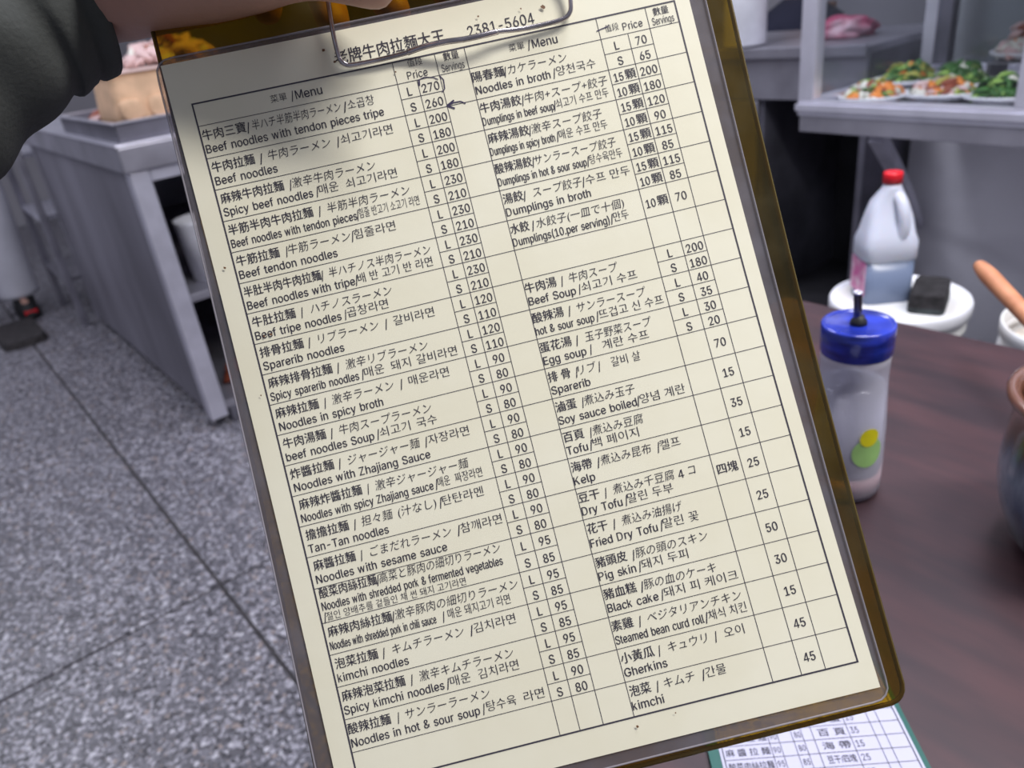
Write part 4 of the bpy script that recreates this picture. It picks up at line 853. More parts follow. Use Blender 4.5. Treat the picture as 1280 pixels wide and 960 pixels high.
for v_ in nb.verts: v_.co = PHI @ (n0 + nx_ * v_.co.x * .0062 + ny_ * v_.co.y * .0050 + nz_ * v_.co.z * .0012)
obj('thumb_nail', nb, mat('nail', (.55, .33, .29), rough=.3), ph, True)
# jacket sleeve, a soft tube along the forearm with folds
path = smooth_path([P(42, -74, .292), P(-42, -47, .281), P(-126, 12, .271), P(-228, 98, .261), P(-368, 226, .252), P(-538, 386, .243), P(-860, 640, .225)], 10)
b = bmesh.new(); rings = []; seg = 56; up = None; n = len(path)
fwd = M @ Vector((0, 0, 1))
for i, p in enumerate(path):
    t = (path[min(i + 1, n - 1)] - path[max(i - 1, 0)]).normalized()
    side = t.cross(fwd).normalized(); nn_ = side.cross(t).normalized()
    s_ = i / (n - 1); base_r = .0545 + .004 * min(1, s_ * 2.2)
    ring = []
    for k in range(seg):
        a = 2 * pi * k / seg
        q = p + side * cos(a) * base_r + nn_ * sin(a) * base_r * .8
        d = noise.noise(Vector((q.x * 34, q.y * 34, q.z * 34))) * .0034 * min(1, .25 + i / 10) + sin(s_ * 40 + cos(a) * 3) * .0011 * min(1, i / 6)
        if i in (3,): d -= .0018
        if i <= 2: d += .0006
        ring.append(b.verts.new(PHI @ (q + (q - p).normalized() * d)))
    rings.append(ring)
inner = [b.verts.new(v.co + (PHI @ path[0] - v.co) * .12 + (PHI @ path[3] - PHI @ path[0]) * .2) for v in rings[0]]
inner2 = [b.verts.new(v.co + (PHI @ path[0] - v.co) * .16 + (PHI @ path[9] - PHI @ path[0]) * .9) for v in rings[0]]
for r0, r1 in list(zip(rings, rings[1:])) + [(inner2, inner), (inner, rings[0])]:
    for k in range(seg): b.faces.new((r0[k], r0[(k + 1) % seg], r1[(k + 1) % seg], r1[k]))
sl = obj('jacket_sleeve', b, CLOTH, ph, True)

# ================================================================== TABLE AND WHAT IS ON IT
TZ = .75
tb = thing('dining_table', 'dark purplish-brown wood-grain table under the water bottle and jar', 'table', RC(-.6, .968, 0), RZ)
def tloc(a, b): return (a + .6, b - .968)
o = obj('tabletop', box(0, 1.9, -.79, 0, TZ - .028, TZ, .003), WOOD, tb)
obj('table_edge', box(-.001, 1.901, -.791, .001, TZ - .045, TZ - .0285, .002), mat('dark_edge_band', (.05, .025, .03), rough=.5), tb)
for (x, y) in ((.06, -.06), (1.84, -.06), (.06, -.73), (1.84, -.73)):
    obj('leg', box(x - .02, x + .02, y - .02, y + .02, 0, TZ - .045, .003), DARK, tb)

# water bottle
wb = thing('water_bottle', 'frosted clear water bottle with royal blue lid and steel straw tube on the brown table', 'bottle', RC(-.2935, .5870, TZ))
wb.scale = (.95, .95, 1)
FROST = bpy.data.materials.new('frosted_plastic'); FROST.use_nodes = True
nt2 = FROST.node_tree; p2 = nt2.nodes['Principled BSDF']
p2.inputs['Base Color'].default_value = (.60, .60, .70, 1); p2.inputs['Roughness'].default_value = .38
p2.inputs['Subsurface Weight'].default_value = .4; p2.inputs['Subsurface Radius'].default_value = (.02, .02, .022); p2.inputs['Subsurface Scale'].default_value = 1
tr2 = nt2.nodes.new('ShaderNodeBsdfTransparent'); tr2.inputs[0].default_value = (.88, .88, .93, 1)
mx2 = nt2.nodes.new('ShaderNodeMixShader'); mx2.inputs[0].default_value = .52
nt2.links.new(tr2.outputs[0], mx2.inputs[1]); nt2.links.new(p2.outputs[0], mx2.inputs[2]); nt2.links.new(mx2.outputs[0], nt2.nodes['Material Output'].inputs[0])
prof = [(.001, .0), (.024, .0), (.0300, .003), (.0322, .009), (.0325, .03), (.0316, .075), (.0300, .100), (.0292, .120), (.0297, .135), (.0303, .146)]
obj('bottle_body', lathe(prof, 64), FROST, wb, True)
obj('water', lathe([(.001, .003), (.023, .003), (.0290, .008), (.0308, .03), (.0278, .112), (.001, .112)], 48), mat('cloudy_water', (.46, .46, .53), rough=.15), wb, True)
obj('pink_base', lathe([(.001, .0015), (.023, .0015), (.0295, .006), (.0318, .012), (.0318, .026), (.001, .026)], 48), mat('pink_base', (.66, .43, .42), rough=.4), wb, True)
BLUE = mat('blue_lid_plastic', (.015, .03, .30), rough=.22, var=.45, scale=30, stretch=(1, 1, 5), coat=.4)
lid = obj('lid', lathe([(.001, .142), (.0302, .142), (.0310, .144), (.0314, .160), (.0312, .1675), (.0302, .169), (.0285, .1675), (.027, .167), (.001, .167)], 64), BLUE, wb, True)
STRAWM = mat('dark_tube_metal', (.10, .10, .13), rough=.25, metal=.9)
st_ = tube([(-.001, 0, .167), (-.002, 0, .184), (-.003, 0, .1955)], .0036, 20, cap=False)
tube([(-.003, 0, .1955), (-.002, 0, .184), (-.0012, 0, .169)], .0026, 20, bm=st_, cap=False)
obj('straw_tube', st_, STRAWM, wb, True)
obj('tube_ring', tube([Vector((-.003, 0, .1957)) + Vector((cos(a), sin(a), 0)) * .0032 for a in [2 * pi * k / 20 for k in range(21)]], .0010, 8), STEEL_LIGHT, wb, True)
obj('tube_collar', lathe([(.0072, .1672), (.0072, .170), (.0055, .172), (.0042, .175)], 24), BLACK, wb, True)
def curved_disc(r, z, az, rad, h, m, name, par):
    b = bmesh.new(); n = 28
    c = []
    rr_ = [b.verts.new(((rad + h) * cos(az), (rad + h) * sin(az), z))]
    ringsd = []
    for q in (0.5, 1.0):
        ring = []
        for k in range(n):
            du = r * q * cos(2 * pi * k / n); dz = r * q * sin(2 * pi * k / n); th = az + du / rad
            ring.append(b.verts.new(((rad + h) * cos(th), (rad + h) * sin(th), z + dz)))
        ringsd.append(ring)
    for k in range(n):
        b.faces.new((rr_[0], ringsd[0][k], ringsd[0][(k + 1) % n])); b.faces.new((ringsd[0][k], ringsd[1][k], ringsd[1][(k + 1) % n], ringsd[0][(k + 1) % n]))
    return obj(name, b, m, par, True)
az = math.atan2(0 - wb.location.y, 0 - wb.location.x)
curved_disc(.0150, .056, az + .60, .0322, .0003, mat('green_print', (.36, .62, .22), rough=.4), 'green_sticker', wb)
curved_disc(.0090, .0715, az + .60, .0320, .0007, mat('yellow_print', (.75, .68, .02), rough=.4), 'yellow_sticker', wb)

# ceramic jar + wooden spoon
jr = thing('ceramic_jar', 'brown and blue-grey glazed ceramic jar at the right edge of the table', 'jar', RC(-.108, .627, TZ))
GL = bpy.data.materials.new('drip_glaze'); GL.use_nodes = True
g = GL.node_tree; gp = g.nodes['Principled BSDF']; gp.inputs['Roughness'].default_value = .22; gp.inputs['Coat Weight'].default_value = .5
gt = g.nodes.new('ShaderNodeTexCoord'); gs = g.nodes.new('ShaderNodeSeparateXYZ'); g.links.new(gt.outputs['Object'], gs.inputs[0])
gm = g.nodes.new('ShaderNodeMapping'); gm.inputs['Scale'].default_value = (1, 1, .25); g.links.new(gt.outputs['Object'], gm.inputs[0])
gn = g.nodes.new('ShaderNodeTexNoise'); gn.inputs['Scale'].default_value = 60; gn.inputs['Detail'].default_value = 6; g.links.new(gm.outputs[0], gn.inputs['Vector'])
ga = g.nodes.new('ShaderNodeMath'); ga.operation = 'MULTIPLY_ADD'; ga.inputs[1].default_value = .07; g.links.new(gn.outputs[0], ga.inputs[0]); g.links.new(gs.outputs[2], ga.inputs[2])
gr_ = g.nodes.new('ShaderNodeValToRGB'); g.links.new(ga.outputs[0], gr_.inputs[0])
el = gr_.color_ramp.elements
for p_, c_ in ((.060, (.02, .02, .03)), (.085, (.05, .075, .13)), (.108, (.17, .20, .26)), (.122, (.06, .08, .12)), (.135, (.06, .035, .025)), (.165, (.13, .055, .035))):
    e_ = el.new(p_); e_.color = c_ + (1,)
el.remove(el[0]); el.remove(el[-1])
g.links.new(gr_.outputs[0], gp.inputs['Base Color'])
JP = [(.001, .0), (.048, .0), (.052, .004), (.060, .018), (.068, .040), (.0725, .060), (.0735, .078), (.0725, .095), (.0705, .112), (.0700, .122), (.0730, .130), (.0765, .134), (.0770, .138), (.0735, .141),
      (.0680, .139), (.0655, .131), (.0655, .122), (.0670, .108), (.0685, .090), (.0685, .070), (.060, .030), (.050, .008), (.001, .006)]
obj('jar_body', lathe(JP, 72), GL, jr, True)
obj('chili_paste', lathe([(.001, .100), (.0665, .098), (.0665, .088), (.001, .086)], 40), mat('dark_red_paste', (.14, .035, .02), rough=.3, var=.5, scale=60, bump=.6, bscale=90), jr, True)
SPW = mat('spoon_wood', (.42, .17, .085), rough=.45, color2=(.52, .23, .12), scale=10, stretch=(6, 6, 1))
def ray_at(px, py, d): return P(px, py, d)
s_top = ray_at(1222, 330, .855); s_mid = ray_at(1262, 395, .85); s_in = jr.location + Vector((.028, .012, .095))
sp = thing('wooden_spoon', 'orange-brown wooden spoon standing in the glazed jar', 'spoon', s_in)
SI = Matrix.Translation(-s_in)
pth = smooth_path([s_top, s_top.lerp(s_in, .12), s_top.lerp(s_in, .35), s_top.lerp(s_in, .7), s_in], 6)
nr = len(pth); rad = [.0035 + .0058 * min(1, (i / 5)) ** .5 if i < 6 else .0093 - .003 * ((i - 6) / (nr - 7)) for i in range(nr)]
rad[0] = .004
obj('handle', tube([SI @ q for q in pth], rad, 18), SPW, sp, True)
bo = bmesh.new(); bmesh.ops.create_uvsphere(bo, u_segments=20, v_segments=12, radius=1)
dv = (s_in - s_top).normalized(); Q = dv.to_track_quat('Z', 'Y').to_matrix()
for v_ in bo.verts: v_.co = Q @ Vector((v_.co.x * .019, v_.co.y * .006, v_.co.z * .028)) + dv * .014
obj('bowl', bo, SPW, sp, True)

# order pad on the table
pc = RC(-.142, .381, TZ)           # top right of the white sheet
pr = thing('order_pad', 'white order form on a green clipboard, lying on the table under the amber board', 'order form', pc)
eu = (RC(-.187, .275) - RC(-.120, .355)); eu = eu.normalized()      # leftwards along the rows
ev = (RC(-.109, .352) - RC(-.142, .381)).normalized()                # down the sheet
def padp(x, y, z=0.0):   # x to the left from the right border, y down
    return eu * x + ev * y + Vector((0, 0, z))
def padmesh(name, polys, m, par=pr):
    vs, fs = [], []
    for poly in polys:
        k = len(vs); vs += poly; fs.append(tuple(range(k, k + len(poly))))
    me = bpy.data.meshes.new(name); me.from_pydata(vs, [], fs); me.update(); return link(name, me, m, par)
def pbox(x0, x1, y0, y1, z0, z1):
    b = box(x0, x1, y0, y1, z0, z1)
    for v_ in b.verts: v_.co = padp(v_.co.x, v_.co.y, v_.co.z)
    return b
obj('green_board', pbox(-.0035, .1265, -.05, .16, .0005, .0035), mat('green_board', (.008, .085, .070), rough=.4), pr)
PADW = .1195
obj('paper', pbox(0, PADW, -.046, .155, .0036, .0040), mat('bluish_white_paper', (.43, .43, .56), rough=.6), pr)
lines = []
def pl(x0, y0, x1, y1, wd):
    d = Vector((x1 - x0, y1 - y0)); L = d.length; nx, ny = -d.y / L * wd / 2, d.x / L * wd / 2
    lines.append([padp(x0 + nx, y0 + ny, .0042), padp(x1 + nx, y1 + ny, .0042), padp(x1 - nx, y1 - ny, .0042), padp(x0 - nx, y0 - ny, .0042)])
PX0, PX1 = .002, .1175
rowy = [-.0392 + .0098 * k for k in range(19)]
for y in rowy: pl(PX0, y, PX1, y, .0004)
pcols = [PX0, .0139, .0201, .0357, .0585, .0650, .0715, .0805, .0868, PX1]
for k, x in enumerate(pcols): pl(x, rowy[0], x, rowy[-1], .0007 if k in (0, len(pcols) - 1) else .0004)
padmesh('ruled_lines', lines, INK_THIN)
gv_all, gf_all = [], []
def ptext(txt, xl, xr, y, hgt, cj=True):
    gv, gf = glyphs(txt, 0.0)
    x0 = min(v[0] for v in gv); x1 = max(v[0] for v in gv); sx = (xl - xr) / (x1 - x0); sy = hgt / (CJK if cj else CAP)
    k = len(gv_all)
    for gx, gy, _ in gv: gv_all.append(padp(xl - (gx - x0) * sx, y - gy * sy, .0043))
    for f in gf: gf_all.append(tuple(k + i for i in f))
rows = [('豆 漿 拉 麵', '90', '80', '滷 蛋', '15'), ('炸 醬 拉 麵', '90', '80', '百 頁', '35'), ('麻 醬 拉 麵', '90', '80', '海 帶', '15'), ('酸菜肉絲拉麵', '95', '85', '豆干/四塊', '25'), ('泡 菜 拉 麵', '95', '85', '花 干', '25'), ('酸 辣 拉 麵', '90', '80', '豬 頭 皮', '50')]
for k, (a, b1, b2, c, d_) in enumerate(rows):
    y = rowy[4] + .0098 * (k + 1) - .0026
    ptext(a, .1160, .0880, y, .0052); ptext(b1, .0858, .0814, y, .0042, False); ptext(b2, .0700, .0658, y, .0042, False)
    ptext(c, .0550, .0375, y, .0054); ptext(d_, .0342, .0292, y, .0046, False)
me = bpy.data.meshes.new('printed_text'); me.from_pydata(gv_all, [], gf_all); me.update(); link('printed_text', me, INK, pr)
bpy.data.objects.remove(tob)

# ================================================================== BEHIND THE TABLE: buckets, jug, sponge
def bucket(cx, cy, z, lid, label, group=None, r=.118, h=.30):
    t = thing('bucket', label, 'bucket', RC(cx, cy, z), RZ)
    pr_ = [(.001, 0), (r * .84, 0), (r * .86, .006), (r * .93, h - .055), (r * .99, h - .052), (r * .99, h - .042), (r * .94, h - .040), (r * .945, h - .024), (r * 1.0, h - .022), (r * 1.0, h - .002)]
    if not lid:
        pr_ += [(r * .985, h), (r * .955, h - .002), (r * .95, h - .03), (r * .86, .02), (.001, .02)]
    else: pr_ += [(r * .96, h - .002)]
    obj('bucket_body', lathe(pr_, 56), WHITEB, t, True)
    if lid:
        obj('lid', lathe([(r * 1.03, h - .022), (r * 1.045, h - .018), (r * 1.045, h - .002), (r * 1.02, h + .004), (r * .97, h + .004), (r * .95, h - .003), (r * .80, h - .004), (.001, h - .004)], 56), WHITEP, t, True)
    return t
BC = (-.622, 1.392)
bucket(BC[0], BC[1], 0, False, 'lower white plastic bucket on the floor, holding up the lidded one')
bucket(BC[0], BC[1], .3005, True, 'upper white bucket with a stained lid, under the jug and the black sponge')
bk = bucket(-.305, 1.335, .345, False, 'open white bucket at the right picture edge, behind the wooden spoon')
obj('food_scraps', lathe([(.001, .262), (.100, .260), (.1035, .245), (.001, .243)], 40), mat('beige_food', (.62, .55, .47), rough=.6, var=.3, scale=40, bump=.8), bk, True)
stand = thing('bucket_stand', 'low dark crate under the open bucket at the right', 'crate', RC(-.305, 1.335, 0), RZ)
obj('crate_body', box(-.11, .12, -.12, .12, 0, .345, .006), DARK, stand)
LZ = .3005 + .296

jg = thing('plastic_jug', 'translucent jug half full of blue-grey liquid, red cap, standing on the bucket lid', 'jug', RC(BC[0] - .034, BC[1] - .006, LZ), RZ + radians(-42))
jg.scale = (.84, .84, .84)
JG = mat('cloudy_plastic', (.62, .64, .74), rough=.35, sub=.2, alpha=.88)
def loft(secs, seg=32, bm=None, cap=True):
    """secs: (cx, cy, z, hx, hy, power) superellipse sections"""
    bm = bm or bmesh.new(); rings = []
    for cx, cy, z, hx, hy, pw in secs:
        ring = []
        for k in range(seg):
            a = 2 * pi * k / seg; c_, s__ = cos(a), sin(a)
            ring.append(bm.verts.new((cx + hx * math.copysign(abs(c_) ** (2 / pw), c_), cy + hy * math.copysign(abs(s__) ** (2 / pw), s__), z)))
        rings.append(ring)
    for a, b in zip(rings, rings[1:]):
        for k in range(seg): bm.faces.new((a[k], a[(k + 1) % seg], b[(k + 1) % seg], b[k]))
    if cap: bm.faces.new(rings[0]); bm.faces.new(rings[-1])
    return bm
hx, hy = .047, .053
obj('jug_body', loft([(0, 0, 0, hx * .93, hy * .93, 6), (0, 0, .006, hx, hy, 6), (0, 0, .100, hx, hy, 6), (0, 0, .104, hx * 1.07, hy * 1.07, 6), (0, 0, .140, hx * 1.08, hy * 1.08, 5),
     (-.001, .0, .158, hx * .98, hy * .98, 4), (-.006, .002, .190, hx * .80, hy * .88, 3.4), (-.009, .002, .222, hx * .62, hy * .70, 2.8), (-.006, .003, .242, hx * .52, hy * .46, 2.4), (-.002, .002, .252, .020, .020, 2), (-.002, .002, .262, .0165, .0165, 2)], 40), JG, jg, True)
obj('liquid', loft([(0, 0, .0005, hx * .94, hy * .94, 6), (0, 0, .006, hx * 1.004, hy * 1.004, 6), (0, 0, .101, hx * 1.004, hy * 1.004, 6)], 40), mat('blue_grey_liquid', (.16, .20, .30), rough=.25), jg, True)
obj('handle', tube(smooth_path([(.004, .008, .238), (.024, .012, .230), (.038, .015, .205), (.041, .018, .175), (.036, .016, .148)], 6), [.0125] * 25, 14), JG, jg, True)
cap = lathe([(.0175, .262), (.0195, .262), (.0195, .282), (.0180, .285), (.001, .285)], 36)
for v_ in cap.verts: v_.co += Vector((-.002, .002, 0))
obj('cap', cap, RED, jg, True)
obj('pink_label', box(-.040, .038, -hy - .0015, -hy + .001, .022, .098), mat('pink_label', (.55, .10, .30), rough=.5, color2=(.65, .45, .55), scale=35), jg)

sg = thing('sponge_block', 'dark charcoal sponge block lying on the bucket lid beside the jug', 'sponge', RC(BC[0] + .052, BC[1] + .004, LZ), RZ + radians(18))
sg.scale = (.86, .86, .9)
obj('sponge_top', loft([(0, 0, .014, .036, .062, 7), (0, 0, .040, .0345, .060, 7), (0, 0, .043, .032, .057, 7)], 32), mat('black_sponge', (.022, .020, .022), rough=.95, var=.4, scale=60, bump=1, bscale=300), sg, False)
obj('scrub_pad', loft([(0, 0, 0, .036, .062, 7), (0, 0, .0139, .0365, .0625, 7)], 32), mat('dark_grey_pad', (.035, .042, .045), rough=.95, var=.4, scale=60), sg, False)

# ================================================================== GLASS FOOD CASE
FB = 1.80; FL = -1.105; FZ = .806; FW = 1.25; FD = .62
fr = thing('glass_food_case', 'aluminium-framed glass display case with plates of vegetables inside, on a wall bracket', 'display case', RC(FL, FB, FZ), RZ - radians(5.5))
obj('base_box', box(.004, FW - .004, .004, FD - .004, 0, .038, .003), STEEL, fr)
PW = .042
GLS = glass_pane('case_glass', (.95, .96, .97), .05); HT = .62
zf0, zf1 = .039, .075
for n_, a in (('bottom_rail', (0, FW, 0, PW * .8, zf0, zf1)), ('bottom_rail', (0, FW, FD - PW * .8, FD, zf0, zf1)), ('bottom_rail', (0, PW * .8, PW * .8 + .0005, FD - PW * .8 - .0005, zf0, zf1)), ('bottom_rail', (FW - PW * .8, FW, PW * .8 + .0005, FD - PW * .8 - .0005, zf0, zf1)),
              ('top_rail', (0, FW, 0, PW * .8, HT - .036, HT)), ('top_rail', (0, FW, FD - PW * .8, FD, HT - .036, HT)), ('top_rail', (0, PW * .8, PW * .8 + .0005, FD - PW * .8 - .0005, HT - .036, HT)), ('top_rail', (FW - PW * .8, FW, PW * .8 + .0005, FD - PW * .8 - .0005, HT - .036, HT))):
    obj(n_, box(*a, .002), STEEL_LIGHT, fr)
obj('bottom_rail_lip', box(-.004, FW + .004, -.005, -.0003, zf0 + .012, zf1 - .008, .001), STEEL_LIGHT, fr)
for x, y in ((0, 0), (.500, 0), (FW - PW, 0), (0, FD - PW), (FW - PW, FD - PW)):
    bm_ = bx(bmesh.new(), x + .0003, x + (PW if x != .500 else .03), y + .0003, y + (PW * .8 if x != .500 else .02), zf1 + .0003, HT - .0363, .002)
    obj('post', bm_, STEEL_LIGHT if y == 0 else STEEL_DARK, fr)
obj('shelf_floor', box(PW * .8 + .001, FW - PW * .8 - .001, PW * .8 + .001, FD - PW * .8 - .001, zf0, zf0 + .010), STEEL, fr)
obj('top_panel', box(PW * .8, FW - PW * .8, PW * .8, FD - PW * .8, HT - .012, HT - .004), STEEL_DARK, fr)
obj('pane', box(PW + .001, .499, .012, .016, zf1 + .0006, HT - .0370), GLS, fr)
obj('pane', box(.531, FW - PW - .001, .012, .016, zf1 + .0006, HT - .0370), GLS, fr)
obj('pane', box(.012, .016, PW + .001, FD - PW - .001, zf1 + .0006, HT - .0370), GLS, fr)
obj('back_pane', box(PW + .001, FW - PW - .001, FD - .016, FD - .012, zf1 + .0006, HT - .0370), glass_pane('back_glass', (.75, .78, .78), .10), fr)
obj('pane', box(FW - .016, FW - .012, PW + .001, FD - PW - .001, zf1 + .0006, HT - .0370), GLS, fr)
obj('support_bracket', tube([(.20, .03, -.002), (.12, .27, -.155), (-.015, .635, -.40)], .022, 4), STEEL_LIGHT, fr)
obj('support_bracket', tube([(1.15, .03, -.002), (1.15, .25, -.155), (1.15, .53, -.36)], .022, 4), STEEL_LIGHT, fr)

LEAF = [mat('dark_green_leaf', (.035, .13, .02), rough=.5, var=.4, scale=40), mat('light_green_leaf', (.24, .40, .08), rough=.5, var=.3, scale=40), mat('orange_carrot', (.75, .24, .04), rough=.5),
        mat('white_stem', (.72, .70, .62), rough=.5), mat('pinkish_meat', (.68, .48, .46), rough=.5), mat('brown_red_bits', (.30, .07, .035), rough=.5), mat('yellow_green', (.45, .42, .08), rough=.5)]
def heap(n, rx, ry, hz_, wts, size):
    b = bmesh.new(); pal_ = [i for i, w_ in enumerate(wts) for _ in range(w_)]
    for k in range(n):
        a = random.uniform(0, 2 * pi); q = math.sqrt(random.random()); x = rx * q * cos(a); y = ry * q * sin(a); z = hz_ * (1 - q * q) * random.uniform(.35, 1) + .004
        L = size * random.uniform(.6, 1.5); wd = L * random.uniform(.25, .6); mi = random.choice(pal_)
        Rm_ = (Matrix.Rotation(random.uniform(0, 2 * pi), 3, 'Z') @ Matrix.Rotation(random.uniform(-.7, .7), 3, 'X') @ Matrix.Rotation(random.uniform(-.7, .7), 3, 'Y'))
        c = Vector((x, y, z)); prev_ = None
        th = wd * .3 if mi in (2, 3, 4, 5) else .0012
        cols_ = []
        for i in range(5):
            t = i / 4; ww = wd * sin(pi * (.08 + .84 * t)); zz = sin(pi * t) * L * .25
            cols_.append([b.verts.new(c + Rm_ @ Vector((L * (t - .5), s1 * ww / 2, zz + s2 * th / 2 + (.15 * ww if s1 and s2 > 0 else 0)))) for s1, s2 in ((-1, 1), (1, 1), (1, -1), (-1, -1))])
        for c0, c1 in zip(cols_, cols_[1:]):
            for i in range(4):
                f = b.faces.new((c0[i], c0[(i + 1) % 4], c1[(i + 1) % 4], c1[i])); f.material_index = mi; f.smooth = True
        for cc in (cols_[0], cols_[-1]):
            f = b.faces.new(cc); f.material_index = mi
    for v_ in b.verts: v_.co.z = max(v_.co.z, .0015)
    return b
SHZ = FZ + zf0 + .010
def plate_at(a, b_, rx, ry, rot, z0=0.0):
    o = loft([(0, 0, 0, rx * .55, ry * .55, 2), (0, 0, .002, rx * .62, ry * .62, 2), (0, 0, .012, rx * .93, ry * .93, 2), (0, 0, .0165, rx, ry, 2), (0, 0, .0215, rx * .985, ry * .985, 2), (0, 0, .0135, rx * .88, ry * .88, 2), (0, 0, .0045, rx * .6, ry * .6, 2)], 40)
    return o, RC(a, b_, SHZ + z0), RZ + rot
GW = (7, 6, 0, 1, 0, 0, 2)
FOODS = [  # a, b, rx, ry, rot, plate label, food name, food label, weights, n, height, dz
 (-.985, 1.935, .080, .080, 0, 'front left white oval plate in the glass case, corner plate', 'vegetable_slices', 'carrot and pale cabbage slices heaped in the front left corner of the case', (2, 4, 5, 6, 0, 1, 3), 150, .030, 0),
 (-1.020, 2.185, .085, .085, 0, 'rearmost left white plate in the glass case, under bright greens', 'mixed_greens', 'bright green vegetables with an orange strip heaped on the rear left plate', (5, 7, 1, 0, 0, 0, 4), 150, .036, 0),
 (-.845, 1.985, .090, .072, .1, 'middle front white plate in the glass case, with orange slice', 'mixed_salad', 'orange slice, beige shreds and greens on the middle front plate', (3, 3, 3, 2, 4, 1, 2), 130, .026, 0),
 (-.700, 1.965, .088, .075, .1, 'right front white plate in the glass case, under dark leaves', 'leafy_greens', 'dark green leafy vegetables heaped on the right front plate', (12, 4, 0, 1, 0, 0, 0), 170, .034, 0),
 (-.870, 2.130, .085, .075, 0, 'middle rear white plate in the glass case, under long leaves', 'leaf_bundle', 'long dark green leaves heaped on the middle rear plate', (10, 5, 0, 1, 0, 0, 0), 150, .040, 0),
 (-.760, 2.235, .085, .075, 0, 'raised white plate at the rear right of the case, under pinkish food', 'pinkish_slices', 'white and pink slices with red-brown bits piled on the rear right plate', (0, 0, 1, 6, 8, 3, 0), 150, .055, .055),
]
for a, b_, rx, ry, rot, pl_, fn, fl, wts, n, hz2, dz in FOODS:
    bm_, loc, rz = plate_at(a, b_, rx, ry, rot, dz)
    o = obj('plate', bm_, WHITEP, None, True); o.location = loc; o.rotation_euler = (0, 0, rz); tag(o, pl_, 'plate', 'plates in the glass case')
    o = obj(fn, heap(n, rx * .72, ry * .74, hz2 * 1.25, wts, .034), LEAF, None); o.location = RC(a, b_, SHZ + dz + .006); o.rotation_euler = (0, 0, rz); tag(o, fl, 'food', None, 'stuff')
rk = thing('wire_plate_riser', 'small steel riser under the raised plate at the rear right', 'riser', RC(-.760, 2.235, SHZ), RZ)
obj('riser_top', box(-.07, .07, -.06, .06, .051, .0545), STEEL, rk)
for x in (-.065, .065): obj('leg', box(x - .003, x + .003, -.058, .058, 0, .0508), STEEL, rk)

# ================================================================== STEEL COUNTER BEHIND THE CASE
ct = thing('steel_counter', 'grey steel kitchen counter behind the clipboard edge and the glass case', 'counter', RC(-1.14, 2.20, 0), RZ)
CZ = .955
obj('counter_top', box(-1.5, 0, -.012, .55, CZ - .020, CZ, .003), STEEL, ct)
obj('splash_rim', box(-1.5, 0, -.020, -.0125, CZ - .024, CZ + .006, .002), STEEL, ct)
obj('apron', box(-1.5, -.004, 0, .02, CZ - .145, CZ - .0205, .002), STEEL, ct)
obj('counter_body', box(-1.5, -.34, .022, .54, .10, CZ - .0205, .003), STEEL_DARK, ct)
for x0, x1 in ((-1.49, -1.10), (-1.09, -.72), (-.71, -.35)):
    dr = obj('door', box(x0, x1, .0, .0205, .12, CZ - .150, .003), STEEL, ct); obj('door_handle', box(x0 + .03, x0 + .045, -.012, -.0005, .60, .74, .002), STEEL_LIGHT, dr)
obj('end_panel', box(-.02, 0, .022, .54, .0, CZ - .0205, .002), STEEL_DARK, ct)
obj('bottom_shelf', box(-.34, -.0205, .03, .54, .12, .14, .002), DARK, ct)
obj('recess_shade_back', box(-.34, -.0205, .50, .52, .14, CZ - .021), DARK, ct)  # recess back coloured near black to stand for the shade inside
obj('plinth', box(-1.48, -.021, .05, .52, 0, .0995), DARK, ct)

# white pipe standing on the counter
o = obj('white_pipe', lathe([(.064, 0), (.066, .003), (.066, 1.25), (.060, 1.25), (.060, .004)], 48), WHITEP, None, True)
o.location = RC(-1.60, 2.285, CZ + .0065); tag(o, 'thick white plastic pipe standing upright on the steel counter', 'pipe')

# ================================================================== LEFT: PREP CABINET
CA, CB, CH = -2.47, .560, .940; CL, CDp = 1.55, 1.15
cb = thing('prep_cabinet', 'stainless steel prep cabinet with open shelves, left of the clipboard', 'cabinet', RC(CA, CB, 0), RZ)
# local x: away to the left is negative; local y into the room
obj('cabinet_top', box(-CL, .012, -.012, CDp, CH - .075, CH, .006), STEEL, cb)
obj('top_lip', box(-CL, .016, -.016, CDp, CH + .0005, CH + .006, .002), STEEL_LIGHT, cb)
obj('side_panel', box(-CL + .05, -.052, .004, .016, .06, CH - .076, .002), mat('side_steel', (.23, .22, .26), rough=.5, metal=.5, var=.25, scale=3, stretch=(1, 1, .35)), cb)
obj('back_panel', box(-CL, -CL + .02, .02, CDp - .01, .06, CH - .076), STEEL_DARK, cb)
obj('end_panel', box(-CL + .02, 0, CDp - .03, CDp - .01, .06, CH - .076), STEEL_DARK, cb)
for y in (.0, CDp - .058):
    obj('post', box(-.05, 0, y, y + .058, .035, CH - .0755, .004), STEEL_LIGHT, cb)
obj('post', box(-CL, -CL + .05, 0, .003, .035, CH - .0755), STEEL, cb)
obj('top_rail', box(-.045, -.002, .0585, CDp - .0585, CH - .110, CH - .0757, .003), STEEL_LIGHT, cb)
obj('shelf', box(-CL + .05, -.002, .0585, CDp - .0585, .445, .470, .002), STEEL, cb)
obj('shelf', box(-CL + .05, -.002, .0585, CDp - .0585, .060, .085, .002), STEEL, cb)
for x, y in ((-.025, .09), (-CL + .06, .09), (-.025, CDp - .08), (-CL + .06, CDp - .08)):
    obj('foot', box(x - .022, x + .022, y - .022, y + .022, 0, .0595, .004), STEEL_DARK, cb)
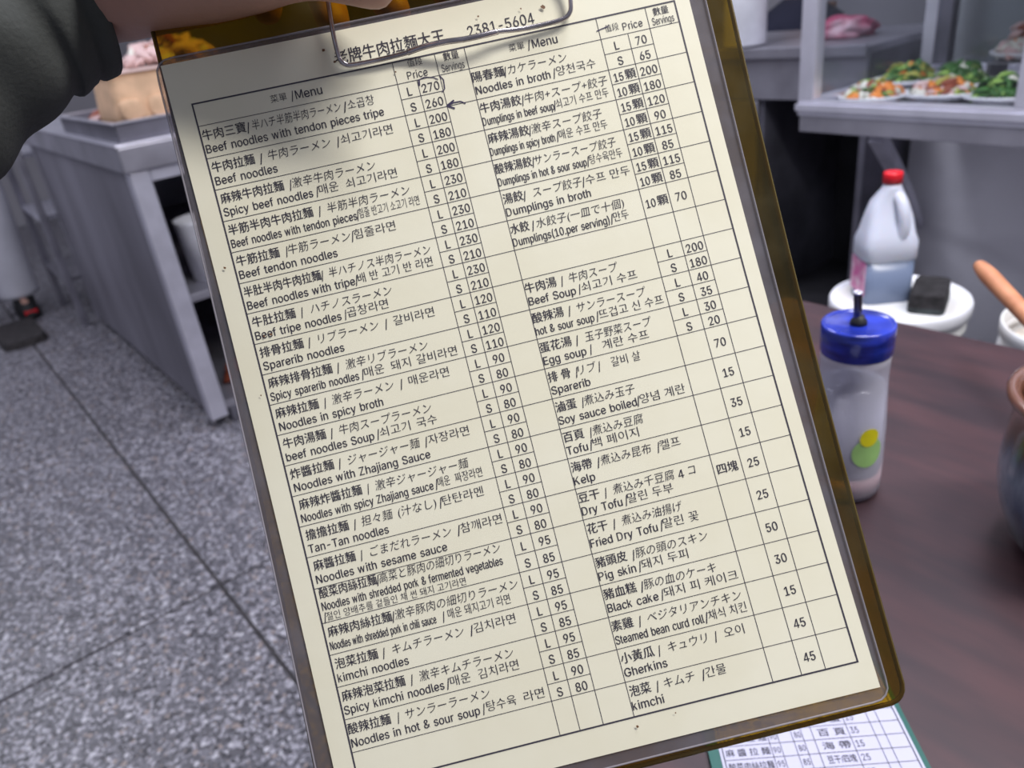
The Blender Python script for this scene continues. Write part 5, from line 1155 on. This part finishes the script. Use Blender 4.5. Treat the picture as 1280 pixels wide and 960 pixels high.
# things on the shelves
o = obj('white_tub', lathe([(.001, 0), (.075, 0), (.085, .19), (.088, .20), (.080, .20), (.072, .01), (.001, .01)], 40), WHITEP, None, True); o.location = RC(CA - .14, CB + .20, .4705); tag(o, 'white plastic tub on the middle shelf of the prep cabinet', 'tub')
o = obj('grey_tub', lathe([(.001, 0), (.060, 0), (.066, .10), (.060, .10), (.055, .01), (.001, .01)], 36), STEEL, None, True); o.location = RC(CA - .12, CB + .42, .4705); tag(o, 'small steel pot on the middle shelf of the prep cabinet, mostly hidden', 'pot')
o = obj('red_brown_bag', heap(60, .09, .09, .10, (0, 0, 0, 0, 1, 6, 0), .07), LEAF, None); o.location = RC(CA - .13, CB + .24, .0855); tag(o, 'red-brown food bundle on the bottom shelf of the prep cabinet', 'food', None, 'stuff')

# tray, foam box, food on the cabinet
tz = CH + .0065
ty = thing('steel_tray', 'deep steel tray on the prep cabinet, under the tan box', 'tray', RC(CA - .02, CB + .01, tz), RZ)
def tray(x0, x1, y0, y1, h, th):
    b = box(x0, x1, y0, y1, 0, th)
    bx(b, x0, x1, y0, y0 + th, th, h); bx(b, x0, x1, y1 - th, y1, th, h); bx(b, x0, x0 + th, y0, y1, th, h); bx(b, x1 - th, x1, y0, y1, th, h); return b
obj('tray_body', tray(-.72, 0, 0, .55, .052, .003), STEEL_DARK, ty)
bm_ = bmesh.new()
for a in ((-.73, .01, -.01, .004), (-.73, .01, .546, .56)): bx(bm_, a[0], a[1], a[2], a[3], .0525, .057)
for a in ((-.73, -.716), (-.004, .01)): bx(bm_, a[0], a[1], .0045, .5455, .0525, .057)
obj('tray_rim', bm_, STEEL_LIGHT, ty)
FOAM = mat('tan_foam', (.66, .43, .27), rough=.8, var=.12, scale=25, bump=.5, bscale=120)
fx = thing('foam_box', 'tan foam box with moulded lumps along its side, in the steel tray', 'box', RC(CA - .03, CB + .03, tz + .0035), RZ)
FWd, FDp_, FHt = .26, .40, .175
b = loft([(-FWd / 2, FDp_ / 2, 0, FWd / 2 - .012, FDp_ / 2 - .012, 9), (-FWd / 2, FDp_ / 2, .010, FWd / 2, FDp_ / 2, 9), (-FWd / 2, FDp_ / 2, .085, FWd / 2 - .004, FDp_ / 2 - .004, 9), (-FWd / 2, FDp_ / 2, .160, FWd / 2 - .012, FDp_ / 2 - .012, 9), (-FWd / 2, FDp_ / 2, FHt, FWd / 2 - .015, FDp_ / 2 - .015, 9)], 64)
obj('box_body', b, FOAM, fx, True)
for k in range(5):
    bo = bmesh.new(); bmesh.ops.create_uvsphere(bo, u_segments=20, v_segments=14, radius=1)
    for v_ in bo.verts:
        c = v_.co; c = Vector([math.copysign(abs(x) ** .7, x) for x in c]); v_.co = Vector((-.006 + c.x * .016, .045 + k * .078 + c.y * .034, .078 + c.z * .030))
    obj('moulded_lump', bo, FOAM, fx, True)
obj('rim_band', loft([(-FWd / 2, FDp_ / 2, FHt - .0, FWd / 2 - .004, FDp_ / 2 - .004, 9), (-FWd / 2, FDp_ / 2, FHt + .006, FWd / 2 - .004, FDp_ / 2 - .004, 9)], 64), mat('pale_pink_edge', (.75, .55, .50), rough=.7), fx)
o = obj('pink_meat_pieces', heap(70, .075, .13, .06, (0, 0, 0, 2, 8, 1, 0), .06), LEAF, None); o.location = RC(CA - .03 - FWd / 2, CB + .03 + FDp_ / 2 + .03, tz + FHt + .010); o.rotation_euler = (0, 0, RZ); tag(o, 'pale pink meat pieces heaped on top of the tan foam box', 'meat', None, 'stuff')
o = obj('roast_pieces', heap(60, .10, .10, .09, (0, 0, 1, 0, 1, 8, 0), .06), LEAF, None); o.location = RC(CA - .46, CB + .16, tz + .004); o.rotation_euler = (0, 0, RZ); tag(o, 'red-brown cooked pieces in the tray left of the foam box', 'food', None, 'stuff')

# ================================================================== FAR LEFT: rack, bag, person
rack = thing('steel_rack', 'thin grey steel rack at the far end of the prep cabinet', 'rack', RC(-4.62, .50, 0), RZ)
for x, y in ((0, 0), (.5, 0), (0, .55), (.5, .55)): obj('post', box(x, x + .03, y, y + .03, 0, .86, .003), STEEL, rack)
for z in (.22, .52, .80):
    obj('shelf', box(.031, .499, .0, .58, z, z + .022, .002), STEEL_LIGHT if z > .3 else STEEL, rack)
bg = bmesh.new(); bmesh.ops.create_icosphere(bg, subdivisions=4, radius=1)
for v_ in bg.verts:
    c = v_.co.copy(); f_ = 1 + .28 * noise.noise(c * 2.6) + .12 * noise.noise(c * 7); v_.co = Vector((c.x * .13 * f_, c.y * .16 * f_, max(0, .10 + c.z * .12 * f_)))
o = obj('plastic_bag', bg, mat('cloudy_bag', (.42, .42, .48), rough=.35, var=.2, scale=20), None, True); o.location = RC(-4.38, .78, .2425); tag(o, 'crumpled translucent plastic bag on the low rack shelf', 'bag')
o = obj('drain_mat', loft([(0, 0, 0, .20, .10, 6), (0, 0, .030, .19, .09, 6)], 32), mat('dark_rubber_mat', (.03, .026, .028), rough=.8, var=.5, scale=60), None); o.location = RC(-4.26, .25, .0008); o.rotation_euler = (0, 0, RZ); tag(o, 'dark rubber mat on the floor in front of the white trousers', 'mat')

def person_far(loc, rz, label, seated=False, trousers=True):
    t = thing('person', label, 'person', loc, rz)
    return t
wk = thing('person', 'person standing at far left in wide white trousers and black shoes with red trim', 'person', RC(-4.68, .22, 0), RZ)
V3 = Vector
pelv = ('pel', V3((0, 0, .98)), .15); chest = ('ch', V3((0, 0, 1.30)), (.17, .12)); neck = ('nk', V3((0, 0, 1.50)), .055); head = ('hd', V3((0, 0, 1.64)), (.085, .10))
ch_ = [[pelv, ('ab', V3((0, 0, 1.14)), .135), chest, neck, ('hb', V3((0, 0, 1.57)), .075), head, ('ht', V3((0, 0, 1.71)), .06)]]
for s1, k in ((-1, 'l'), (1, 'r')):
    ch_.append([pelv, ('hip' + k, V3((0, s1 * .11, .88)), .095), ('kn' + k, V3((.01, s1 * .12, .50)), .062), ('an' + k, V3((0, s1 * .12, .09)), .042), ('to' + k, V3((.15, s1 * .13, .045)), .034)])
    ch_.append([chest, ('sh' + k, V3((0, s1 * .20, 1.42)), .058), ('el' + k, V3((.03, s1 * .25, 1.13)), .042), ('wr' + k, V3((.16, s1 * .22, .93)), .03), ('hn' + k, V3((.23, s1 * .21, .90)), .035)])
skin_body('body', ch_, SKIN, wk, sub=2)
for s1 in (-1, 1):
    tr_ = tube(smooth_path([(0, s1 * .07, 1.0), (.005, s1 * .12, .75), (.01, s1 * .13, .5), (.0, s1 * .125, .27), (-.005, s1 * .125, .10)], 5), [.135, .132, .130, .128, .126, .125, .122, .120, .118, .116, .112, .110, .108, .106, .105, .104, .103, .102, .101, .100, .100], 28)
    obj('trouser_leg', tr_, mat('white_cloth', (.62, .62, .70), rough=.8, var=.08, scale=6), wk, True)
    sh = loft([(.05, s1 * .13, 0, .145, .052, 3), (.05, s1 * .13, .02, .150, .055, 3), (.045, s1 * .13, .06, .135, .048, 2.5), (.0, s1 * .13, .105, .075, .055, 2.2), (.0, s1 * .13, .17, .070, .055, 2.2)], 28)
    obj('shoe', sh, BLACK, wk, True)
    obj('shoe_trim', box(.165, .190, s1 * .13 - .03, s1 * .13 + .03, .030, .048, .004), RED, wk)
obj('coat', loft([(0, 0, .95, .16, .20, 2.4), (0, 0, 1.15, .15, .19, 2.4), (0, 0, 1.38, .14, .22, 2.4), (0, 0, 1.47, .08, .14, 2)], 36), mat('white_coat', (.55, .55, .62), rough=.8), wk, True)

for s1 in (-1, 1):
    obj('coat_sleeve', tube(smooth_path([(0, s1 * .19, 1.43), (.015, s1 * .235, 1.28), (.03, s1 * .25, 1.13), (.13, s1 * .228, .97)], 5), [.068] * 8 + [.062] * 8, 20), mat('white_coat_sleeve', (.55, .55, .62), rough=.8), wk, True)
hb = bmesh.new(); bmesh.ops.create_uvsphere(hb, u_segments=28, v_segments=18, radius=1)
for v_ in hb.verts: v_.co = Vector((-.014 + v_.co.x * .100, v_.co.y * .096, 1.675 + v_.co.z * .092))
bmesh.ops.delete(hb, geom=[v_ for v_ in hb.verts if v_.co.x > .035 and v_.co.z < 1.71], context='VERTS')
obj('hair', hb, BLACK, wk, True)

# seated person in navy beyond the counter
nv = thing('person', 'person in a dark navy top beyond the steel counter, partly behind the case post', 'person', RC(-1.93, 3.12, 0), RZ + radians(0))
nv.scale = (.93, .93, .93)
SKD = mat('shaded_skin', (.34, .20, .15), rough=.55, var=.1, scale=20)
pelv = ('pel', V3((0, 0, .52)), .15); chest = ('ch', V3((0, 0, .92)), (.17, .13))
ch_ = [[pelv, ('ab', V3((0, 0, .72)), .14), chest, ('nk', V3((.01, 0, 1.12)), .058), ('hb', V3((.02, 0, 1.19)), .080), ('hd', V3((.02, 0, 1.28)), (.09, .105)), ('ht', V3((.01, 0, 1.36)), .065)]]
for s1, k in ((-1, 'l'), (1, 'r')):
    ch_.append([pelv, ('hip' + k, V3((.08, s1 * .10, .50)), .09), ('kn' + k, V3((.46, s1 * .12, .50)), .062), ('an' + k, V3((.46, s1 * .12, .09)), .042), ('to' + k, V3((.60, s1 * .12, .04)), .033)])
    ch_.append([chest, ('sh' + k, V3((0, s1 * .19, 1.03)), .060), ('el' + k, V3((.06, s1 * .25, .76)), .045), ('wr' + k, V3((.28, s1 * .20, .74)), .03), ('hn' + k, V3((.36, s1 * .18, .74)), .035)])
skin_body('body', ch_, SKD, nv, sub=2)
tp = loft([(0, 0, .50, .19, .22, 2.3), (0, 0, .72, .175, .21, 2.3), (0, 0, .94, .185, .245, 2.3), (0, 0, 1.04, .15, .24, 2.3), (0, 0, 1.10, .09, .12, 2), (.01, 0, 1.125, .068, .072, 2)], 40)
obj('navy_top', tp, NAVY, nv, True)
for s1 in (-1, 1):
    obj('sleeve', tube(smooth_path([(0, s1 * .19, 1.02), (.035, s1 * .235, .88), (.06, s1 * .25, .77), (.26, s1 * .205, .745)], 5), .068, 20), NAVY, nv, True)
    obj('trouser_leg', tube(smooth_path([(.0, s1 * .10, .52), (.25, s1 * .11, .53), (.44, s1 * .12, .50), (.465, s1 * .12, .30), (.46, s1 * .12, .09)], 5), .092, 20), NAVY, nv, True)
    obj('shoe', loft([(.53, s1 * .12, 0, .13, .05, 3), (.53, s1 * .12, .05, .12, .046, 3), (.47, s1 * .12, .09, .06, .045, 2)], 24), BLACK, nv, True)
hb = bmesh.new(); bmesh.ops.create_uvsphere(hb, u_segments=28, v_segments=18, radius=1)
for v_ in hb.verts: v_.co = Vector((-.012 + v_.co.x * .103, v_.co.y * .102, 1.315 + v_.co.z * .098))
bmesh.ops.delete(hb, geom=[v_ for v_ in hb.verts if v_.co.x > .045 and v_.co.z < 1.35], context='VERTS')
obj('hair', hb, BLACK, nv, True)
stl = thing('stool', 'dark round stool under the person in navy', 'stool', RC(-1.93, 3.12, 0), RZ)
stl.scale = (.93, .93, .93)
obj('seat', lathe([(.001, .36), (.15, .36), (.16, .37), (.15, .382), (.001, .384)], 32), DARK, stl, True)
for k in range(4): obj('leg', tube([(cos(k * pi / 2 + .8) * .16, sin(k * pi / 2 + .8) * .16, 0), (cos(k * pi / 2 + .8) * .11, sin(k * pi / 2 + .8) * .11, .36)], .012, 8), DARK, stl, True)

# pink bag on the counter beyond the glass
pb_ = bmesh.new(); bmesh.ops.create_icosphere(pb_, subdivisions=4, radius=1)
for v_ in pb_.verts:
    c = v_.co.copy(); f_ = 1 + .3 * noise.noise(c * 2.2 + Vector((3, 1, 0))) + .1 * noise.noise(c * 8); v_.co = Vector((c.x * .085 * f_, c.y * .10 * f_, max(0, .02 + c.z * .040 * f_)))
o = obj('pink_bag', pb_, mat('pink_plastic', (.38, .06, .13), rough=.35, color2=(.55, .42, .46), scale=8, ramp=(.5, .7)), None, True)
o.location = RC(-1.36, 2.46, CZ + .0005); o.rotation_euler = (0, 0, RZ); tag(o, 'crumpled pink and white plastic bag on the counter, seen through the case glass', 'bag')
